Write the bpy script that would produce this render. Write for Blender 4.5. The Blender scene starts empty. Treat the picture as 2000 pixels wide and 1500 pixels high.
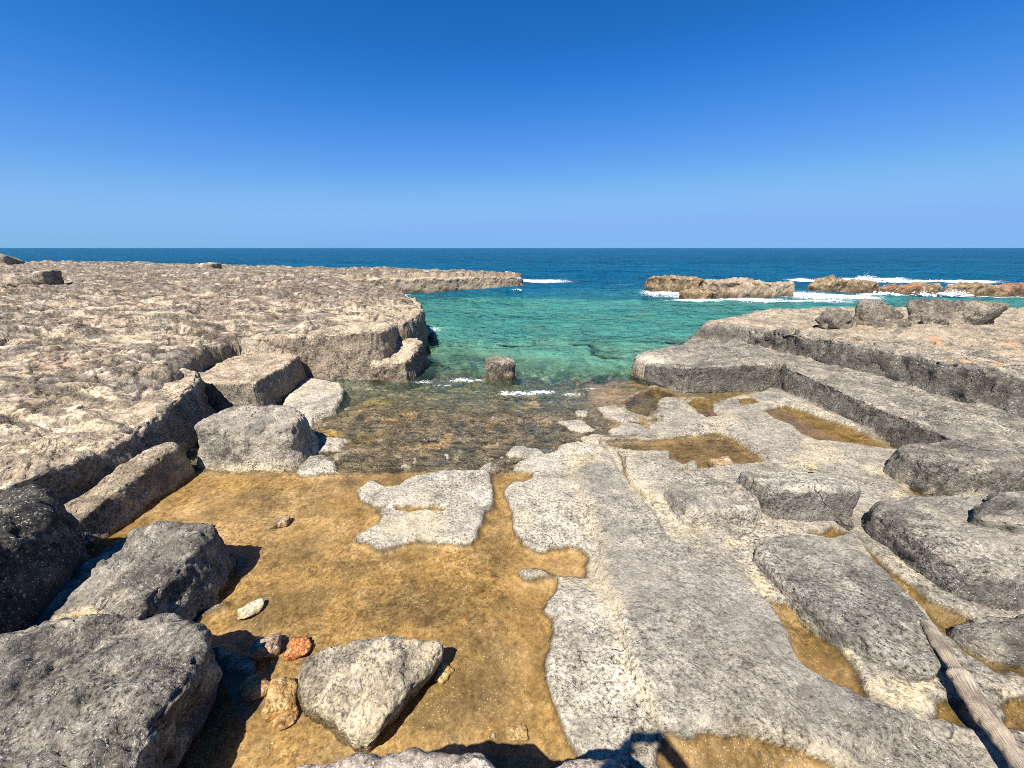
import bpy, math
import numpy as np
from mathutils import Vector

scene = bpy.context.scene
col = scene.collection
R = math.radians

# ------------------------------------------------------------------ camera, sky, sun, exposure
CAM_H = 2.2
F = 751.0                       # focal length in pixels of a 2000 px wide frame
PITCH = math.atan(266.0 / F)
cd = bpy.data.cameras.new('camera')
cam = bpy.data.objects.new('camera', cd)
col.objects.link(cam)
cd.sensor_width = 36.0
cd.lens = F / 2000.0 * 36.0
cd.clip_start = 0.01
cd.clip_end = 60000.0
cam.location = (0, 0, CAM_H)
cam.rotation_euler = (math.pi / 2 - PITCH, 0, 0)
scene.camera = cam

SUN_EL = R(58.0)
LX, LY = 0.465, 0.885            # horizontal heading of the light
world = bpy.data.worlds.new('World')
scene.world = world
world.use_nodes = True
wn = world.node_tree.nodes
wl_ = world.node_tree.links
bg = wn['Background']
sky = wn.new('ShaderNodeTexSky')
sky.sky_type = 'NISHITA'
sky.sun_disc = False
sky.sun_elevation = SUN_EL
sky.sun_rotation = math.atan2(-LX, -LY)
sky.altitude = 0.0
sky.air_density = 1.0
sky.dust_density = 0.0
sky.ozone_density = 5.0
# the sky graded to the deep, saturated blue of the picture (whole dome alike)
sc1 = wn.new('ShaderNodeVectorMath'); sc1.operation = 'SCALE'; sc1.inputs['Scale'].default_value = 0.075
crv = wn.new('ShaderNodeRGBCurve')
for ch, pts in ((0, [(0, 0), (0.085, 0.018), (0.12, 0.055), (0.17, 0.12), (0.3, 0.235), (0.45, 0.245), (0.62, 0.225), (1, 0.4)]),
                (1, [(0, 0), (0.15, 0.155), (0.19, 0.22), (0.275, 0.34), (0.445, 0.50), (0.6, 0.47), (1, 0.7)]),
                (2, [(0, 0), (0.28, 0.52), (0.33, 0.66), (0.445, 0.85), (0.56, 0.90), (1, 0.93)])):
    cc_ = crv.mapping.curves[ch]
    cc_.points[0].location = pts[0]; cc_.points[1].location = pts[-1]
    for p_ in pts[1:-1]:
        cc_.points.new(*p_)
crv.mapping.update()
sc2 = wn.new('ShaderNodeVectorMath'); sc2.operation = 'SCALE'; sc2.inputs['Scale'].default_value = 10.0
wl_.new(sky.outputs['Color'], sc1.inputs[0]); wl_.new(sc1.outputs[0], crv.inputs['Color'])
wl_.new(crv.outputs['Color'], sc2.inputs[0]); wl_.new(sc2.outputs[0], bg.inputs['Color'])
bg.inputs['Strength'].default_value = 0.05

sd_ = bpy.data.lights.new('sun', 'SUN')
sun = bpy.data.objects.new('sun', sd_)
col.objects.link(sun)
sd_.energy = 5.0
sd_.angle = R(0.53)
sd_.color = (1.0, 0.94, 0.84)
ldir = Vector((LX * math.cos(SUN_EL), LY * math.cos(SUN_EL), -math.sin(SUN_EL)))
sun.rotation_euler = ldir.to_track_quat('-Z', 'Y').to_euler()
sun.location = (-20, -30, 40)

scene.view_settings.view_transform = 'Standard'
scene.view_settings.look = 'None'
scene.view_settings.exposure = 1.0
scene.view_settings.gamma = 1.0
scene.view_settings.use_curve_mapping = False
scene.cycles.max_bounces = 8
scene.cycles.transparent_max_bounces = 12
scene.cycles.use_denoising = False
scene.cycles.filter_width = 0.9
scene.cycles.sample_clamp_direct = 0.75
scene.cycles.sample_clamp_indirect = 0.75

CP, SP = math.cos(PITCH), math.sin(PITCH)


def P(px, py, z=0.0):
    """Where the sight line through a picture point meets the level z."""
    u = (px - 1000.0) / F
    v = (py - 750.0) / F
    t = (CAM_H - z) / (SP + v * CP)
    return (u * t, (CP - v * SP) * t, z)


def PP(pts, z=0.0):
    return [P(a, b, z)[:2] for a, b in pts]


def Z6(pts):     # points noted on an enlarged view of the right foreground
    return [(1200 + a * 0.4134, 880 + b * 0.4134) for a, b in pts]


def Z2(pts):
    return [(1040 + a * 0.25, 720 + b * 0.25) for a, b in pts]


def Z1(pts):
    return [(560 + a * 0.25, 720 + b * 0.25) for a, b in pts]


# ------------------------------------------------------------------ noise
rng = np.random.RandomState(7)
PERM = rng.permutation(256).astype(np.int32)
PERM = np.concatenate([PERM, PERM, PERM[:8]])
G2 = np.stack([np.cos(np.arange(256) * 2.399963), np.sin(np.arange(256) * 2.399963)], 1).astype(np.float32)
_g = rng.normal(size=(256, 3)).astype(np.float32)
G3 = _g / np.linalg.norm(_g, axis=1, keepdims=True)


def fade(t):
    return t * t * t * (t * (t * 6 - 15) + 10)


def pn2(x, y):
    x = np.asarray(x, np.float32); y = np.asarray(y, np.float32)
    xi = np.floor(x); yi = np.floor(y)
    xf = x - xi; yf = y - yi
    xi = xi.astype(np.int32) & 255; yi = yi.astype(np.int32) & 255
    u = fade(xf); v = fade(yf)
    a = PERM[xi] + yi
    b = PERM[(xi + 1) & 255] + yi

    def g(h, dx, dy):
        q = G2[PERM[h & 255]]
        return q[..., 0] * dx + q[..., 1] * dy
    n00 = g(a, xf, yf); n10 = g(b, xf - 1, yf)
    n01 = g(a + 1, xf, yf - 1); n11 = g(b + 1, xf - 1, yf - 1)
    n0 = n00 + u * (n10 - n00); n1 = n01 + u * (n11 - n01)
    return (n0 + v * (n1 - n0)) * 1.5


def pn3(x, y, z):
    x = np.asarray(x, np.float32); y = np.asarray(y, np.float32); z = np.asarray(z, np.float32)
    xi = np.floor(x); yi = np.floor(y); zi = np.floor(z)
    xf = x - xi; yf = y - yi; zf = z - zi
    xi = xi.astype(np.int32) & 255; yi = yi.astype(np.int32) & 255; zi = zi.astype(np.int32) & 255
    u = fade(xf); v = fade(yf); w = fade(zf)
    out = 0
    for dx in (0, 1):
        wx = u if dx else 1 - u
        hx = PERM[(xi + dx) & 255]
        for dy in (0, 1):
            wy = v if dy else 1 - v
            hy = PERM[(hx + yi + dy) & 255]
            for dz in (0, 1):
                wz = w if dz else 1 - w
                q = G3[PERM[(hy + zi + dz) & 255]]
                out = out + wx * wy * wz * (q[..., 0] * (xf - dx) + q[..., 1] * (yf - dy) + q[..., 2] * (zf - dz))
    return out * 1.5


def fbm2(x, y, o=4, lac=2.03, gain=0.5):
    s = 0; a = 1.0; t = 0
    for i in range(o):
        s = s + a * pn2(x + 17.3 * i, y - 9.1 * i); t += a
        x = x * lac; y = y * lac; a *= gain
    return s / t * 1.4


def fbm3(x, y, z, o=3, lac=2.1, gain=0.5):
    s = 0; a = 1.0; t = 0
    for i in range(o):
        s = s + a * pn3(x + 7.3 * i, y - 3.1 * i, z + 1.7 * i); t += a
        x = x * lac; y = y * lac; z = z * lac; a *= gain
    return s / t * 1.4


def ridge2(x, y, o=4, gain=0.55):
    s = 0; a = 1.0; t = 0
    for i in range(o):
        n = 1 - np.abs(pn2(x + 31.7 * i, y + 4.9 * i)) * 2
        s = s + a * n; t += a
        x = x * 2.07; y = y * 2.07; a *= gain
    return s / t


def sst(a, b, x):
    t = np.clip((x - a) / (b - a), 0, 1)
    return t * t * (3 - 2 * t)


def mixc(c, c2, t):
    return c + (np.asarray(c2, np.float32) - c) * np.asarray(t)[..., None]


def polysd(x, y, poly):
    """Signed distance to a polygon, positive inside."""
    d = np.full(x.shape, 1e9, np.float32)
    ins = np.zeros(x.shape, bool)
    n = len(poly)
    for i in range(n):
        ax, ay = poly[i]; bx, by = poly[(i + 1) % n]
        ex, ey = bx - ax, by - ay
        wx = x - ax; wy = y - ay
        L = ex * ex + ey * ey + 1e-12
        t = np.clip((wx * ex + wy * ey) / L, 0, 1)
        dx = wx - t * ex; dy = wy - t * ey
        d = np.minimum(d, dx * dx + dy * dy)
        c = ((ay > y) != (by > y))
        if abs(ey) > 1e-9:
            ins ^= c & (x < ex * (y - ay) / ey + ax)
    d = np.sqrt(d)
    return np.where(ins, d, -d)


# ------------------------------------------------------------------ mesh and material helpers
def mesh_obj(name, V, Q, mat, cols=None, attrs=None, parent=None, smooth=True):
    V = np.ascontiguousarray(V, np.float32).reshape(-1, 3)
    Q = np.ascontiguousarray(Q, np.int32)
    k = Q.shape[1]
    me = bpy.data.meshes.new(name)
    me.vertices.add(len(V)); me.vertices.foreach_set('co', V.ravel())
    me.loops.add(Q.size); me.loops.foreach_set('vertex_index', Q.ravel())
    me.polygons.add(len(Q))
    me.polygons.foreach_set('loop_start', np.arange(0, Q.size, k, dtype=np.int32))
    me.polygons.foreach_set('use_smooth', np.full(len(Q), smooth))
    me.update(calc_edges=True)
    if cols is not None:
        a = me.attributes.new('Col', 'FLOAT_COLOR', 'POINT')
        c = np.ones((len(V), 4), np.float32); c[:, :cols.shape[1]] = cols
        a.data.foreach_set('color', c.ravel())
    for kx, v in (attrs or {}).items():
        a = me.attributes.new(kx, 'FLOAT', 'POINT')
        a.data.foreach_set('value', np.ascontiguousarray(v, np.float32).ravel())
    me.materials.append(mat)
    o = bpy.data.objects.new(name, me)
    col.objects.link(o)
    if parent is not None:
        o.parent = parent
    return o


def tag(o, label, cat, group=None):
    o['label'] = label; o['category'] = cat
    if group:
        o['group'] = group
    return o


def struct(o, label=None):
    o['kind'] = 'structure'
    if label:
        o['label'] = label
    return o


def grid_quads(nr, nc, wrap=False):
    i = np.arange(nr - 1)[:, None] * nc
    if wrap:
        j = np.arange(nc)[None, :]; j2 = (j + 1) % nc
    else:
        j = np.arange(nc - 1)[None, :]; j2 = j + 1
    return np.stack([i + j, i + j2, i + nc + j2, i + nc + j], -1).reshape(-1, 4)


class NT:
    def __init__(self, name):
        self.m = bpy.data.materials.new(name); self.m.use_nodes = True
        self.t = self.m.node_tree; self.n = self.t.nodes; self.n.clear()
        self.out = self.n.new('ShaderNodeOutputMaterial')

    def N(self, kind, **kw):
        nd = self.n.new('ShaderNode' + kind)
        for k, v in kw.items():
            if k in nd.inputs:
                nd.inputs[k].default_value = v
            else:
                setattr(nd, k, v)
        return nd

    def L(self, a, b):
        self.t.links.new(a, b)

    def math(self, op, a, b=None, clamp=False):
        nd = self.n.new('ShaderNodeMath'); nd.operation = op; nd.use_clamp = clamp
        for i, q in enumerate((a, b)):
            if q is None:
                continue
            if isinstance(q, (int, float)):
                nd.inputs[i].default_value = q
            else:
                self.L(q, nd.inputs[i])
        return nd.outputs[0]

    def ramp(self, fac, stops):
        nd = self.n.new('ShaderNodeValToRGB')
        e = nd.color_ramp.elements
        while len(e) < len(stops):
            e.new(0.5)
        for q, (p, c) in zip(e, stops):
            q.position = p
            q.color = (c, c, c, 1) if isinstance(c, (int, float)) else (*c, 1)
        self.L(fac, nd.inputs['Fac'])
        return nd.outputs['Color']

    def mix(self, fac, a, b, blend='MIX'):
        nd = self.n.new('ShaderNodeMix'); nd.data_type = 'RGBA'; nd.blend_type = blend
        for q, i in ((fac, 0), (a, 6), (b, 7)):
            if isinstance(q, (int, float)):
                nd.inputs[i].default_value = q
            elif isinstance(q, tuple):
                nd.inputs[i].default_value = (*q, 1)
            else:
                self.L(q, nd.inputs[i])
        return nd.outputs[2]


def rock_material(name, speck=1.0, bump=1.0, grain=1.0):
    """Weathered limestone. Base colour comes from the mesh's own stone colour; grain, flecks, pits and cracks are added here."""
    s = NT(name)
    geo = s.N('NewGeometry')
    pos = geo.outputs['Position']
    at = s.N('Attribute', attribute_name='Col')
    wet = s.N('Attribute', attribute_name='wet')
    al = at.outputs['Alpha']
    n0 = s.N('TexNoise', Scale=2.3, Detail=5.0, Roughness=0.6)
    n1 = s.N('TexNoise', Scale=10.0, Detail=8.0, Roughness=0.74)
    n2 = s.N('TexNoise', Scale=48.0 * grain, Detail=4.0, Roughness=0.75)
    n3 = s.N('TexNoise', Scale=110.0 * grain, Detail=3.0, Roughness=0.6)
    for q in (n0, n1, n2, n3):
        s.L(pos, q.inputs['Vector'])
    v0 = s.ramp(n0.outputs[0], [(0.32, 0.72), (0.5, 1.0), (0.68, 1.22)])
    v1 = s.ramp(n1.outputs[0], [(0.33, 0.34), (0.46, 0.88), (0.54, 1.1), (0.68, 1.55)])
    v2 = s.ramp(n2.outputs[0], [(0.37, 0.10), (0.44, 0.72), (0.51, 1.05), (0.64, 1.6)])
    c = s.mix(1.0, at.outputs['Color'], (0.80, 0.745, 0.655), 'MULTIPLY')
    c = s.mix(0.9, c, v0, 'MULTIPLY')
    nv = s.N('TexNoise', Scale=1.7, Detail=4.0, Roughness=0.55)
    mpv = s.N('Mapping'); mpv.inputs['Location'].default_value = (13.1, 4.7, 8.2); s.L(pos, mpv.inputs['Vector']); s.L(mpv.outputs[0], nv.inputs['Vector'])
    var = s.ramp(nv.outputs[0], [(0.36, 0.35), (0.6, 1.0)])
    c = s.mix(s.math('MULTIPLY', s.math('ADD', al, 0.25, True), s.math('ADD', 0.25, s.math('MULTIPLY', var, 0.55))), c, v1, 'MULTIPLY')
    c = s.mix(s.math('MULTIPLY', s.math('MULTIPLY', s.math('ADD', al, 0.12), 0.9 * speck), var, True), c, v2, 'MULTIPLY')
    # pale lichen and salt flecks
    fl = s.ramp(n3.outputs[0], [(0.6, 0.0), (0.65, 1.0)])
    fl = s.math('MULTIPLY', fl, s.ramp(n1.outputs[0], [(0.42, 0.0), (0.58, 0.8)]))
    c = s.mix(s.math('MULTIPLY', fl, al), c, (0.66, 0.63, 0.56))
    # hairline cracks, only here and there
    wv = s.N('TexNoise', Scale=3.0, Detail=4.0); s.L(pos, wv.inputs['Vector'])
    av = s.N('VectorMath', operation='MULTIPLY_ADD')
    s.L(wv.outputs['Color'], av.inputs[0]); av.inputs[1].default_value = (0.5, 0.5, 0.5); s.L(pos, av.inputs[2])
    ck = s.N('TexVoronoi', Scale=1.5, feature='DISTANCE_TO_EDGE'); s.L(av.outputs[0], ck.inputs['Vector'])
    cr = s.ramp(ck.outputs['Distance'], [(0.0, 1.0), (0.012, 0.0)])
    cr = s.math('MULTIPLY', cr, s.ramp(n0.outputs[0], [(0.56, 0.0), (0.62, 1.0)]))
    cr = s.math('MULTIPLY', cr, al)
    c = s.mix(s.math('MULTIPLY', cr, 0.45), c, (0.05, 0.045, 0.04))
    # relief
    vo = s.N('TexVoronoi', Scale=24.0 * grain, Randomness=1.0)
    s.L(av.outputs[0], vo.inputs['Vector'])
    pit = s.ramp(vo.outputs['Distance'], [(0.05, 0.0), (0.35, 1.0)])
    nb = s.N('TexNoise', Scale=16.0 * grain, Detail=7.0, Roughness=0.66)
    s.L(pos, nb.inputs['Vector'])
    hsum = s.math('ADD', nb.outputs[0], s.math('MULTIPLY', pit, s.math('MULTIPLY', al, 0.16)))
    hsum = s.math('SUBTRACT', hsum, s.math('MULTIPLY', cr, 0.3))
    b = s.N('Bump', Strength=1.0, Distance=0.042 * bump)
    s.L(hsum, b.inputs['Height'])
    s.L(s.math('SUBTRACT', 1.0, s.math('MULTIPLY', wet.outputs['Fac'], 0.75)), b.inputs['Strength'])
    pb = s.N('BsdfPrincipled')
    pb.inputs['Specular IOR Level'].default_value = 0.25
    s.L(c, pb.inputs['Base Color'])
    s.L(b.outputs[0], pb.inputs['Normal'])
    s.L(s.math('SUBTRACT', 0.95, s.math('MULTIPLY', wet.outputs['Fac'], 0.5)), pb.inputs['Roughness'])
    s.L(pb.outputs[0], s.out.inputs['Surface'])
    return s.m


M_ROCK = rock_material('weathered_limestone')
M_KARST = rock_material('pitted_limestone', 1.0, 0.95, 0.7)


def pool_material():
    s = NT('still_pool_water')
    geo = s.N('NewGeometry')
    n = s.N('TexNoise', Scale=7.0, Detail=3.0)
    s.L(geo.outputs['Position'], n.inputs['Vector'])
    b = s.N('Bump', Strength=0.25, Distance=0.01)
    s.L(n.outputs[0], b.inputs['Height'])
    fr = s.N('Fresnel', IOR=1.33)
    s.L(b.outputs[0], fr.inputs['Normal'])
    gl = s.N('BsdfGlossy', Roughness=0.03)
    s.L(b.outputs[0], gl.inputs['Normal'])
    tr = s.N('BsdfTransparent', Color=(0.93, 0.9, 0.8, 1))
    mx = s.N('MixShader')
    s.L(fr.outputs[0], mx.inputs[0]); s.L(tr.outputs[0], mx.inputs[1]); s.L(gl.outputs[0], mx.inputs[2])
    s.L(mx.outputs[0], s.out.inputs['Surface'])
    return s.m


def sea_material():
    s = NT('sea_water')
    geo = s.N('NewGeometry'); pos = geo.outputs['Position']
    dep = s.N('Attribute', attribute_name='depth').outputs['Fac']
    foam = s.N('Attribute', attribute_name='foam').outputs['Fac']
    mp = s.N('Mapping'); mp.inputs['Scale'].default_value = (0.6, 1.0, 1.0)
    s.L(pos, mp.inputs['Vector'])
    n1 = s.N('TexNoise', Scale=2.2, Detail=6.0, Roughness=0.62, Distortion=0.6)
    n2 = s.N('TexNoise', Scale=0.30, Detail=6.0, Roughness=0.62, Distortion=0.3)
    n4 = s.N('TexNoise', Scale=0.045, Detail=5.0, Roughness=0.6)
    for q in (n1, n2, n4):
        s.L(mp.outputs[0], q.inputs['Vector'])
    hh = s.math('ADD', s.math('MULTIPLY', n1.outputs[0], 0.55), s.math('MULTIPLY', n2.outputs[0], 2.2))
    b = s.N('Bump', Strength=1.0, Distance=1.0)
    sc_ = s.math('ADD', 0.16, s.math('MULTIPLY', dep, 0.7), True)
    s.L(s.math('MULTIPLY', hh, sc_), b.inputs['Height'])
    # water body: turquoise over shallow sand, deep blue farther out
    k = s.math('SUBTRACT', 1.0, s.math('POWER', 2.718, s.math('MULTIPLY', dep, -0.42)))
    dv = s.math('ADD', s.math('MULTIPLY', dep, 0.1), s.math('MULTIPLY', s.math('SUBTRACT', s.math('ADD', s.math('MULTIPLY', n2.outputs[0], 0.6), s.math('MULTIPLY', n4.outputs[0], 0.4)), 0.5), s.math('ADD', 0.12, s.math('MULTIPLY', dep, 0.13))), True)
    body = s.ramp(dv, [(0.0, (0.18, 0.38, 0.27)), (0.10, (0.18, 0.45, 0.34)), (0.18, (0.09, 0.36, 0.30)), (0.28, (0.012, 0.145, 0.19)), (0.48, (0.004, 0.10, 0.19)), (0.8, (0.003, 0.07, 0.15)), (1.0, (0.0015, 0.042, 0.105))])
    df = s.N('BsdfDiffuse'); s.L(body, df.inputs['Color'])
    s.L(b.outputs[0], df.inputs['Normal'])
    tr = s.N('BsdfTransparent')
    s.L(s.ramp(s.math('MULTIPLY', dep, 0.5, True), [(0.0, (0.97, 0.98, 0.97)), (0.15, (0.85, 0.95, 0.92)), (1.0, (0.5, 0.88, 0.82))]), tr.inputs['Color'])
    m1 = s.N('MixShader')
    s.L(k, m1.inputs[0]); s.L(tr.outputs[0], m1.inputs[1]); s.L(df.outputs[0], m1.inputs[2])
    fr = s.N('Fresnel', IOR=1.33); s.L(b.outputs[0], fr.inputs['Normal'])
    gl = s.N('BsdfGlossy', Roughness=0.09); s.L(b.outputs[0], gl.inputs['Normal'])
    m2 = s.N('MixShader')
    s.L(s.math('MULTIPLY', fr.outputs[0], 0.7), m2.inputs[0]); s.L(m1.outputs[0], m2.inputs[1]); s.L(gl.outputs[0], m2.inputs[2])
    # foam
    nf = s.N('TexNoise', Scale=8.0, Detail=9.0, Roughness=0.72, Distortion=2.2)
    s.L(pos, nf.inputs['Vector'])
    ff = s.math('ADD', s.math('SUBTRACT', s.math('MULTIPLY', nf.outputs[0], 2.2), 0.6), s.math('SUBTRACT', s.math('MULTIPLY', foam, 1.2), 0.84))
    ff = s.ramp(ff, [(0.46, 0.0), (0.54, 0.6), (0.66, 1.0)])
    fd = s.N('BsdfDiffuse', Color=(0.68, 0.71, 0.72, 1))
    m3 = s.N('MixShader')
    s.L(ff, m3.inputs[0]); s.L(m2.outputs[0], m3.inputs[1]); s.L(fd.outputs[0], m3.inputs[2])
    s.L(m3.outputs[0], s.out.inputs['Surface'])
    return s.m


M_POOL = pool_material()
M_SEA = sea_material()

# ------------------------------------------------------------------ the bedrock: one height field, split into its parts
SEA = -0.012
NC = 980
ys = [0.05]
while ys[-1] < 60:
    y = ys[-1]
    ys.append(y + max(0.0085, 0.0042 * (y + 0.8)) * (1 if y < 9 else 1 + (y - 9) * 0.035))
ys = np.array(ys, np.float32)
NR = len(ys)
ss = np.linspace(-1.72, 1.72, NC).astype(np.float32)
Y = np.repeat(ys[:, None], NC, 1)
X = ss[None, :] * (Y + 0.8)
# domain warp gives every outline a natural wobble
WX = X + 0.045 * pn2(X * 3.1, Y * 3.1) + 0.016 * pn2(X * 11, Y * 11 + 5)
WY = Y + 0.045 * pn2(X * 3.1 + 40, Y * 3.1 + 9) + 0.016 * pn2(X * 11 + 70, Y * 11)
CX = X + 0.16 * pn2(X * 0.8, Y * 0.8 + 3) + 0.035 * pn2(X * 3.7 + 20, Y * 3.7)      # coarser wobble for terraces
CY = Y + 0.16 * pn2(X * 0.8 + 30, Y * 0.8) + 0.035 * pn2(X * 3.7, Y * 3.7 + 60)


def sdf(poly, mode='w', pad=1.0):
    xs = [p[0] for p in poly]; yy = [p[1] for p in poly]
    out = np.full(X.shape, -9.0, np.float32)
    m = (X > min(xs) - pad) & (X < max(xs) + pad) & (Y > min(yy) - pad) & (Y < max(yy) + pad)
    a, b = (WX, WY) if mode == 'w' else (CX, CY)
    out[m] = polysd(a[m], b[m], poly)
    return out


n_low = fbm2(X * 0.5, Y * 0.5, 4)
n_mid = fbm2(X * 2.2 + 5, Y * 2.2, 5)
n_fin = fbm2(X * 14, Y * 14 + 3, 4)
ZONE = np.zeros(X.shape, np.int8)           # 0 sea bed, 1 floor, 2 left shelf, 3 right shelf
WL = np.full(X.shape, -9.0, np.float32)     # level of standing water

# sea bed
H = -1.0 - 0.9 * sst(7, 12, Y) - 5.0 * sst(15.5, 28, Y) + 0.35 * n_low + 0.12 * n_mid
H = H + 0.55 * sst(0.15, 0.6, fbm2(X * 0.7 + 8, Y * 0.7 + 2, 4)) * sst(30, 18, Y)

# submerged apron of dark rock just beyond the floor
apron = [(-2.6, 5.4), (2.6, 5.4), (2.3, 7.0), (1.1, 7.2), (0.3, 7.9), (-0.9, 8.2), (-1.9, 9.0), (-2.8, 10.0)]
t = sst(-0.7, 0.5, sdf(apron, 'c', 2))
H = H * (1 - t) + (-0.13 - 0.22 * sst(6.2, 7.8, Y) + 0.17 * n_mid + 0.06 * n_fin) * t

# quarry floor
floor_poly = [(-6, -2), (6, -2), (6, 6.4), (2.0, 6.35), (1.2, 6.05), (0.2, 6.2), (-0.7, 6.1), (-1.6, 6.4), (-6, 6.9)]
sd = sdf(floor_poly, 'c', 2)
t = sst(-0.9, 0.35, sd + 0.5 * n_mid)
fl = -0.032 + 0.010 * n_low + 0.006 * n_mid
wash = sst(3.42, 3.56, WY) * sst(1.6, 1.2, X + 0.25 * (Y - 4.5))
fl = fl * (1 - wash) + wash * (-0.028 - 0.15 * sst(4.7, 6.2, Y) + 0.040 * n_mid + 0.022 * n_fin + 0.012 * fbm2(X * 22, Y * 22, 3))
right = sst(0.9, 2.6, X)
H = H * (1 - t) + fl * t
ZONE[sd > -0.15] = 1

DRY = np.zeros(X.shape, np.float32)
dry_list = []


def dry(pts, z, w=0.05, tilt=None):
    """A slab of bare rock that stands clear of the standing water."""
    global H, DRY
    poly = PP(pts, max(z, 0))
    s_ = sdf(poly, 'w', 0.6)
    tt = sst(-w * 0.5, w, s_)
    zz = z + 0.010 * n_mid + 0.006 * n_fin + 0.02 * sst(0, 0.35, s_)
    H = np.maximum(H, H * (1 - tt) + zz * tt)
    DRY = np.maximum(DRY, sst(-0.03, 0.02, s_))


dry([(690, 955), (720, 935), (738, 932), (752, 945), (770, 947), (792, 932), (830, 920), (885, 912), (935, 915), (957, 898), (966, 910), (967, 935), (972, 965),
     (965, 985), (945, 1000), (940, 1030), (940, 1050), (925, 1068), (895, 1068), (860, 1060), (820, 1057), (790, 1060), (745, 1070), (720, 1064), (685, 1058), (690, 1043), (720, 1030), (745, 1012), (757, 998), (730, 988), (695, 975)], 0.022)
dry([(617, 862), (630, 850), (670, 854), (682, 857), (660, 875), (617, 879)], 0.02)
dry([(565, 924), (610, 886), (625, 887), (635, 899), (657, 895), (656, 915), (662, 922), (575, 926)], 0.02)
dry([(560, 770), (595, 735), (668, 745), (672, 772), (655, 800), (628, 808), (605, 825), (595, 812), (530, 820)], 0.05)
dry([(768, 912), (790, 902), (803, 906), (800, 912)], 0.012)
dry([(863, 885), (878, 882), (881, 892), (868, 898)], 0.012)
dry([(808, 888), (817, 890), (812, 899)], 0.012)
dry([(985, 880), (1000, 865), (1050, 872), (1065, 885), (1040, 892), (990, 890)], 0.02)
dry(Z2([(500, 290), (640, 280), (750, 320), (840, 400), (700, 400), (560, 370)]), 0.02)
dry(Z2([(590, 470), (700, 410), (850, 420), (980, 545), (880, 550), (770, 520), (640, 540)]), 0.025)
dry(Z2([(220, 400), (400, 390), (490, 480), (400, 500), (300, 470)]), 0.015)
dry(Z2([(370, 530), (500, 500), (590, 540), (580, 585), (430, 580)]), 0.02)
dry([(1120, 800), (1150, 798), (1145, 812), (1125, 812)], 0.008)
dry([(340, 1242), (372, 1215), (420, 1175), (455, 1160), (452, 1172), (410, 1200), (380, 1222), (350, 1255)], 0.02)
dry([(395, 1262), (430, 1250), (470, 1272), (520, 1270), (515, 1320), (430, 1320)], 0.012)

# main rock pavement right of the big pool
pave = [(1010, 1110), (1025, 1097), (1062, 1097), (1080, 1110), (1095, 1121), (1146, 1119), (1146, 1085), (1130, 1074), (1110, 1069), (1060, 1078), (1040, 1075), (1015, 1062),
        (1000, 1030), (992, 990), (983, 955), (995, 938), (1030, 928), (1035, 922), (1000, 915), (1005, 905), (1030, 893), (1085, 880), (1100, 868), (1125, 860), (1165, 866), (1187, 874), (1215, 875), (1280, 868),
        (1500, 760), (1560, 700), (2300, 700), (2600, 1500), (2200, 1900), (1160, 1900), (1130, 1500), (1120, 1480), (1090, 1430), (1065, 1375), (1055, 1335), (1065, 1290), (1075, 1240), (1075, 1205), (1055, 1185), (1060, 1165), (1080, 1150), (1085, 1130), (1065, 1122), (1018, 1126)]
pp = PP(pave, 0.02)
s_pave = sdf(pp, 'w', 1.0)
tt = sst(-0.025, 0.05, s_pave)
zz = 0.025 + 0.045 * sst(0.0, 0.8, s_pave) + 0.02 * right + 0.012 * n_mid + 0.006 * n_fin + 0.02 * n_low
H = np.maximum(H, H * (1 - tt) + zz * tt)
DRY = np.maximum(DRY, sst(-0.03, 0.02, s_pave))
# rock between the wash zone and the right trench
rb = Z2([(880, 430), (1000, 400), (950, 330), (985, 240), (1120, 215), (1230, 300), (1300, 360), (1500, 250), (1900, 160), (2400, 300), (3000, 800), (2000, 900), (1850, 745), (1700, 640), (1560, 530), (1420, 510), (1290, 520), (1100, 545), (990, 545)])
s_rb = sdf(PP(rb, 0.03), 'w', 0.6)
tt = sst(-0.03, 0.05, s_rb)
H = np.maximum(H, H * (1 - tt) + (0.04 + 0.05 * sst(0, 0.5, s_rb) + 0.02 * right + 0.015 * n_mid + 0.006 * n_fin) * tt)
DRY = np.maximum(DRY, sst(-0.03, 0.02, s_rb))

# the long hewn slab in the right foreground
slabJ = [(1115, 880), (1190, 885), (1240, 960), (1320, 1060), (1430, 1090), (1500, 1180), (1560, 1270), (1690, 1370), (1850, 1440), (1700, 1470), (1480, 1440), (1310, 1440), (1285, 1440), (1245, 1330), (1200, 1200), (1160, 1060)]
s_j = sdf(PP(slabJ, 0.08), 'w', 0.6)
tt = sst(-0.02, 0.045, s_j)
H = H + tt * (0.042 + 0.012 * sst(0, 0.3, s_j))
GREY = sst(-0.05, 0.12, s_j) * 0.85

POOLS = []


def pool(pts, z, depth=0.05, w=0.035):
    """A hollow that holds standing water."""
    global H
    poly = PP(pts, z)
    s_ = sdf(poly, 'w', 0.5)
    m = s_ > -0.3
    tt = sst(-w, w * 0.8, s_)
    bowl = z - depth * (0.35 + 0.65 * sst(0, 0.12, s_)) + 0.006 * n_mid
    lip = np.maximum(H, z + 0.012 + 0.004 * n_fin)
    keep = sst(-0.3, -0.05, s_)
    H[m] = (H * (1 - keep) + lip * keep)[m]
    H[m] = (H * (1 - tt) + bowl * tt)[m]
    WL[s_ > -0.13] = z
    c = np.mean(poly, 0)
    out = [tuple(c + (np.array(p) - c) * 1.0 + 0.05 * (np.array(p) - c) / (np.linalg.norm(np.array(p) - c) + 1e-6)) for p in poly]
    POOLS.append((out, z))


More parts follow.
